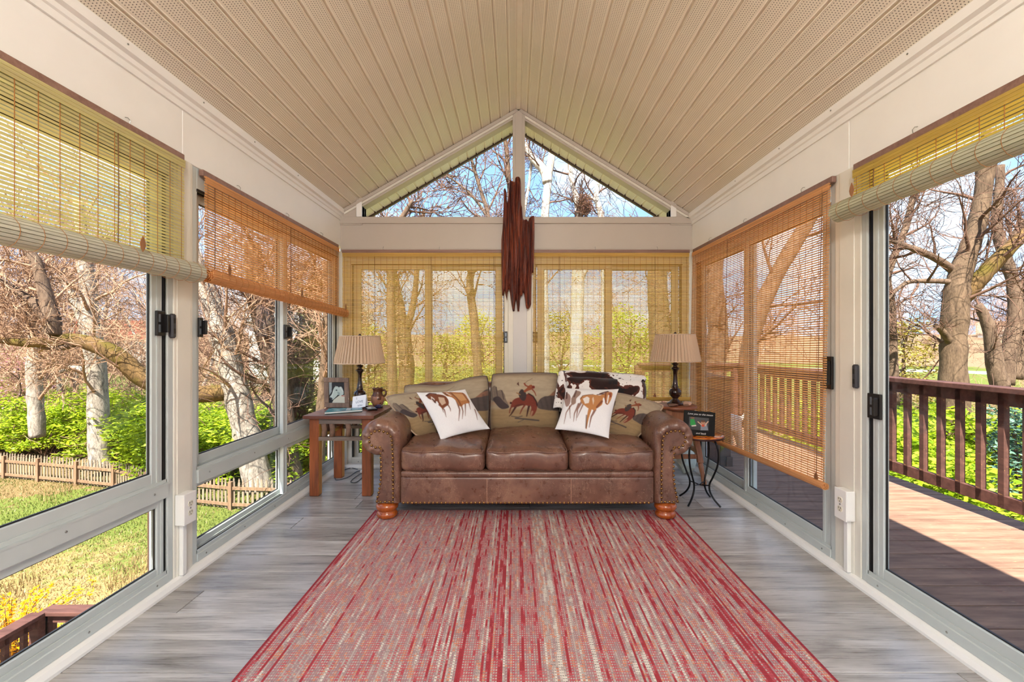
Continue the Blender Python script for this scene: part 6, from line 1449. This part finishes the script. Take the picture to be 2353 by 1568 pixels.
m.build('yellow_flower', simple('yellow_petal', S(226,206,40), .6), bx)
# weathered white dog figure
dg = MB(); root_me = bpy.data.meshes.new('dog_statue')
vv = [(0,0,.34),(0,.16,.36),(0,.34,.34),(0,.42,.44),(0,.50,.50),(0,.60,.48),(-.06,.36,.2),(-.06,.37,.03),(-.06,.42,.015),(.06,.36,.2),(.06,.37,.03),(.06,.42,.015),(-.06,.0,.18),(-.06,-.03,.03),(-.06,.02,.015),(.06,.0,.18),(.06,-.03,.03),(.06,.02,.015),(0,-.12,.36),(0,-.2,.42)]
ee = [(0,1),(1,2),(2,3),(3,4),(4,5),(2,6),(6,7),(7,8),(2,9),(9,10),(10,11),(0,12),(12,13),(13,14),(0,15),(15,16),(16,17),(0,18),(18,19)]
root_me.from_pydata(vv, ee, []); root_me.materials.append(simple('weathered_white', S(206,200,192), .8, var=.2, scale=8))
dgo = bpy.data.objects.new('dog_statue', root_me); COL.objects.link(dgo); dgo.location = (2.36, 4.92, DZ); dgo.rotation_euler = (0,0,2.0)
sk = dgo.modifiers.new('skin', 'SKIN'); rads = [.10,.11,.11,.075,.065,.04]+[.04,.026,.028]*4+[.02,.012]
for v_, r_ in zip(root_me.skin_vertices[0].data, rads): v_.radius = (r_, r_)
root_me.skin_vertices[0].data[0].use_root = True
ss = dgo.modifiers.new('sub', 'SUBSURF'); ss.levels = 2; ss.render_levels = 2
T(dgo, 'weathered whitish dog figure on the deck behind the orange blind', 'statue')
# lower landing with railing on the left
ld = thing('stair_landing', (-3.2, 3.2, -2.35), 'brown wooden stair landing low outside the nearest left window', 'landing')
for k in range(17): m = MB(); m.box(-4.42,-1.95,1.55+k*.16,1.70+k*.16,-2.39,-2.35); m.build('deck_board', DM, ld)
for x, y in ((-4.3,1.7),(-4.3,4.1),(-2.1,4.1),(-2.1,1.7)): m = MB(); m.box(x-.06,x+.06,y-.06,y+.06,gz(x,y)-.3,-2.39); m.build('support_post', RM, ld)
lr = thing('landing_railing', (-4.38, 4.2, -2.35), 'brown railing turning the corner of the lower stair landing', 'railing')
rail_run(lr, (-4.40,1.6,0), (-4.40,4.20,0), -2.35, 1.02, True, .15); rail_run(lr, (-4.40,4.26,0), (-1.98,4.26,0), -2.35, 1.02, True, .15)

# far buildings
def house(label, c, w_, d_, h_, wallm, roofm, rot):
    root = thing('far_house', c, label, 'house'); m = MB(); m.box(-w_/2,w_/2,-d_/2,d_/2,0,h_); parts = [m.build('walls', wallm)]
    m = MB(); m.add([(-w_/2-.3,-d_/2-.4,h_),(w_/2+.3,-d_/2-.4,h_),(w_/2+.3,d_/2+.4,h_),(-w_/2-.3,d_/2+.4,h_),(-w_/2-.3,0,h_+d_*.32),(w_/2+.3,0,h_+d_*.32)], [(0,1,5,4),(2,3,4,5),(0,4,3),(1,2,5),(3,2,1,0)]); parts.append(m.build('roof', roofm, fix=True))
    for x in (-w_*.3, 0, w_*.3): m = MB(); m.box(x-.5,x+.5,-d_/2-.03,-d_/2+.02,h_*.4,h_*.75); parts.append(m.build('window', simple('far_window', S(60,66,74), .2)))
    for o in parts: o.parent = root
    root.rotation_euler = (0,0,rot)
WH = simple('far_white_siding', S(232,230,224), .7); 
c_ = P(300, 800, 62); house('distant house with a red roof through the left woods', (c_.x, c_.y, -1.5), 10, 8, 3.2, WH, simple('red_roof', S(176,62,48), .8), .9)
c_ = P(716, 860, 40); house('distant white house behind the ivy-clad trunks', (c_.x, c_.y, -2.2), 9, 7, 5.0, WH, simple('grey_roof', S(120,116,112), .8), .45)
c_ = P(2330, 800, 90); house('distant white house beyond the lawn at right', (c_.x, c_.y, -1.0), 10, 8, 4.0, WH, simple('brown_roof', S(128,104,90), .8), -.8)
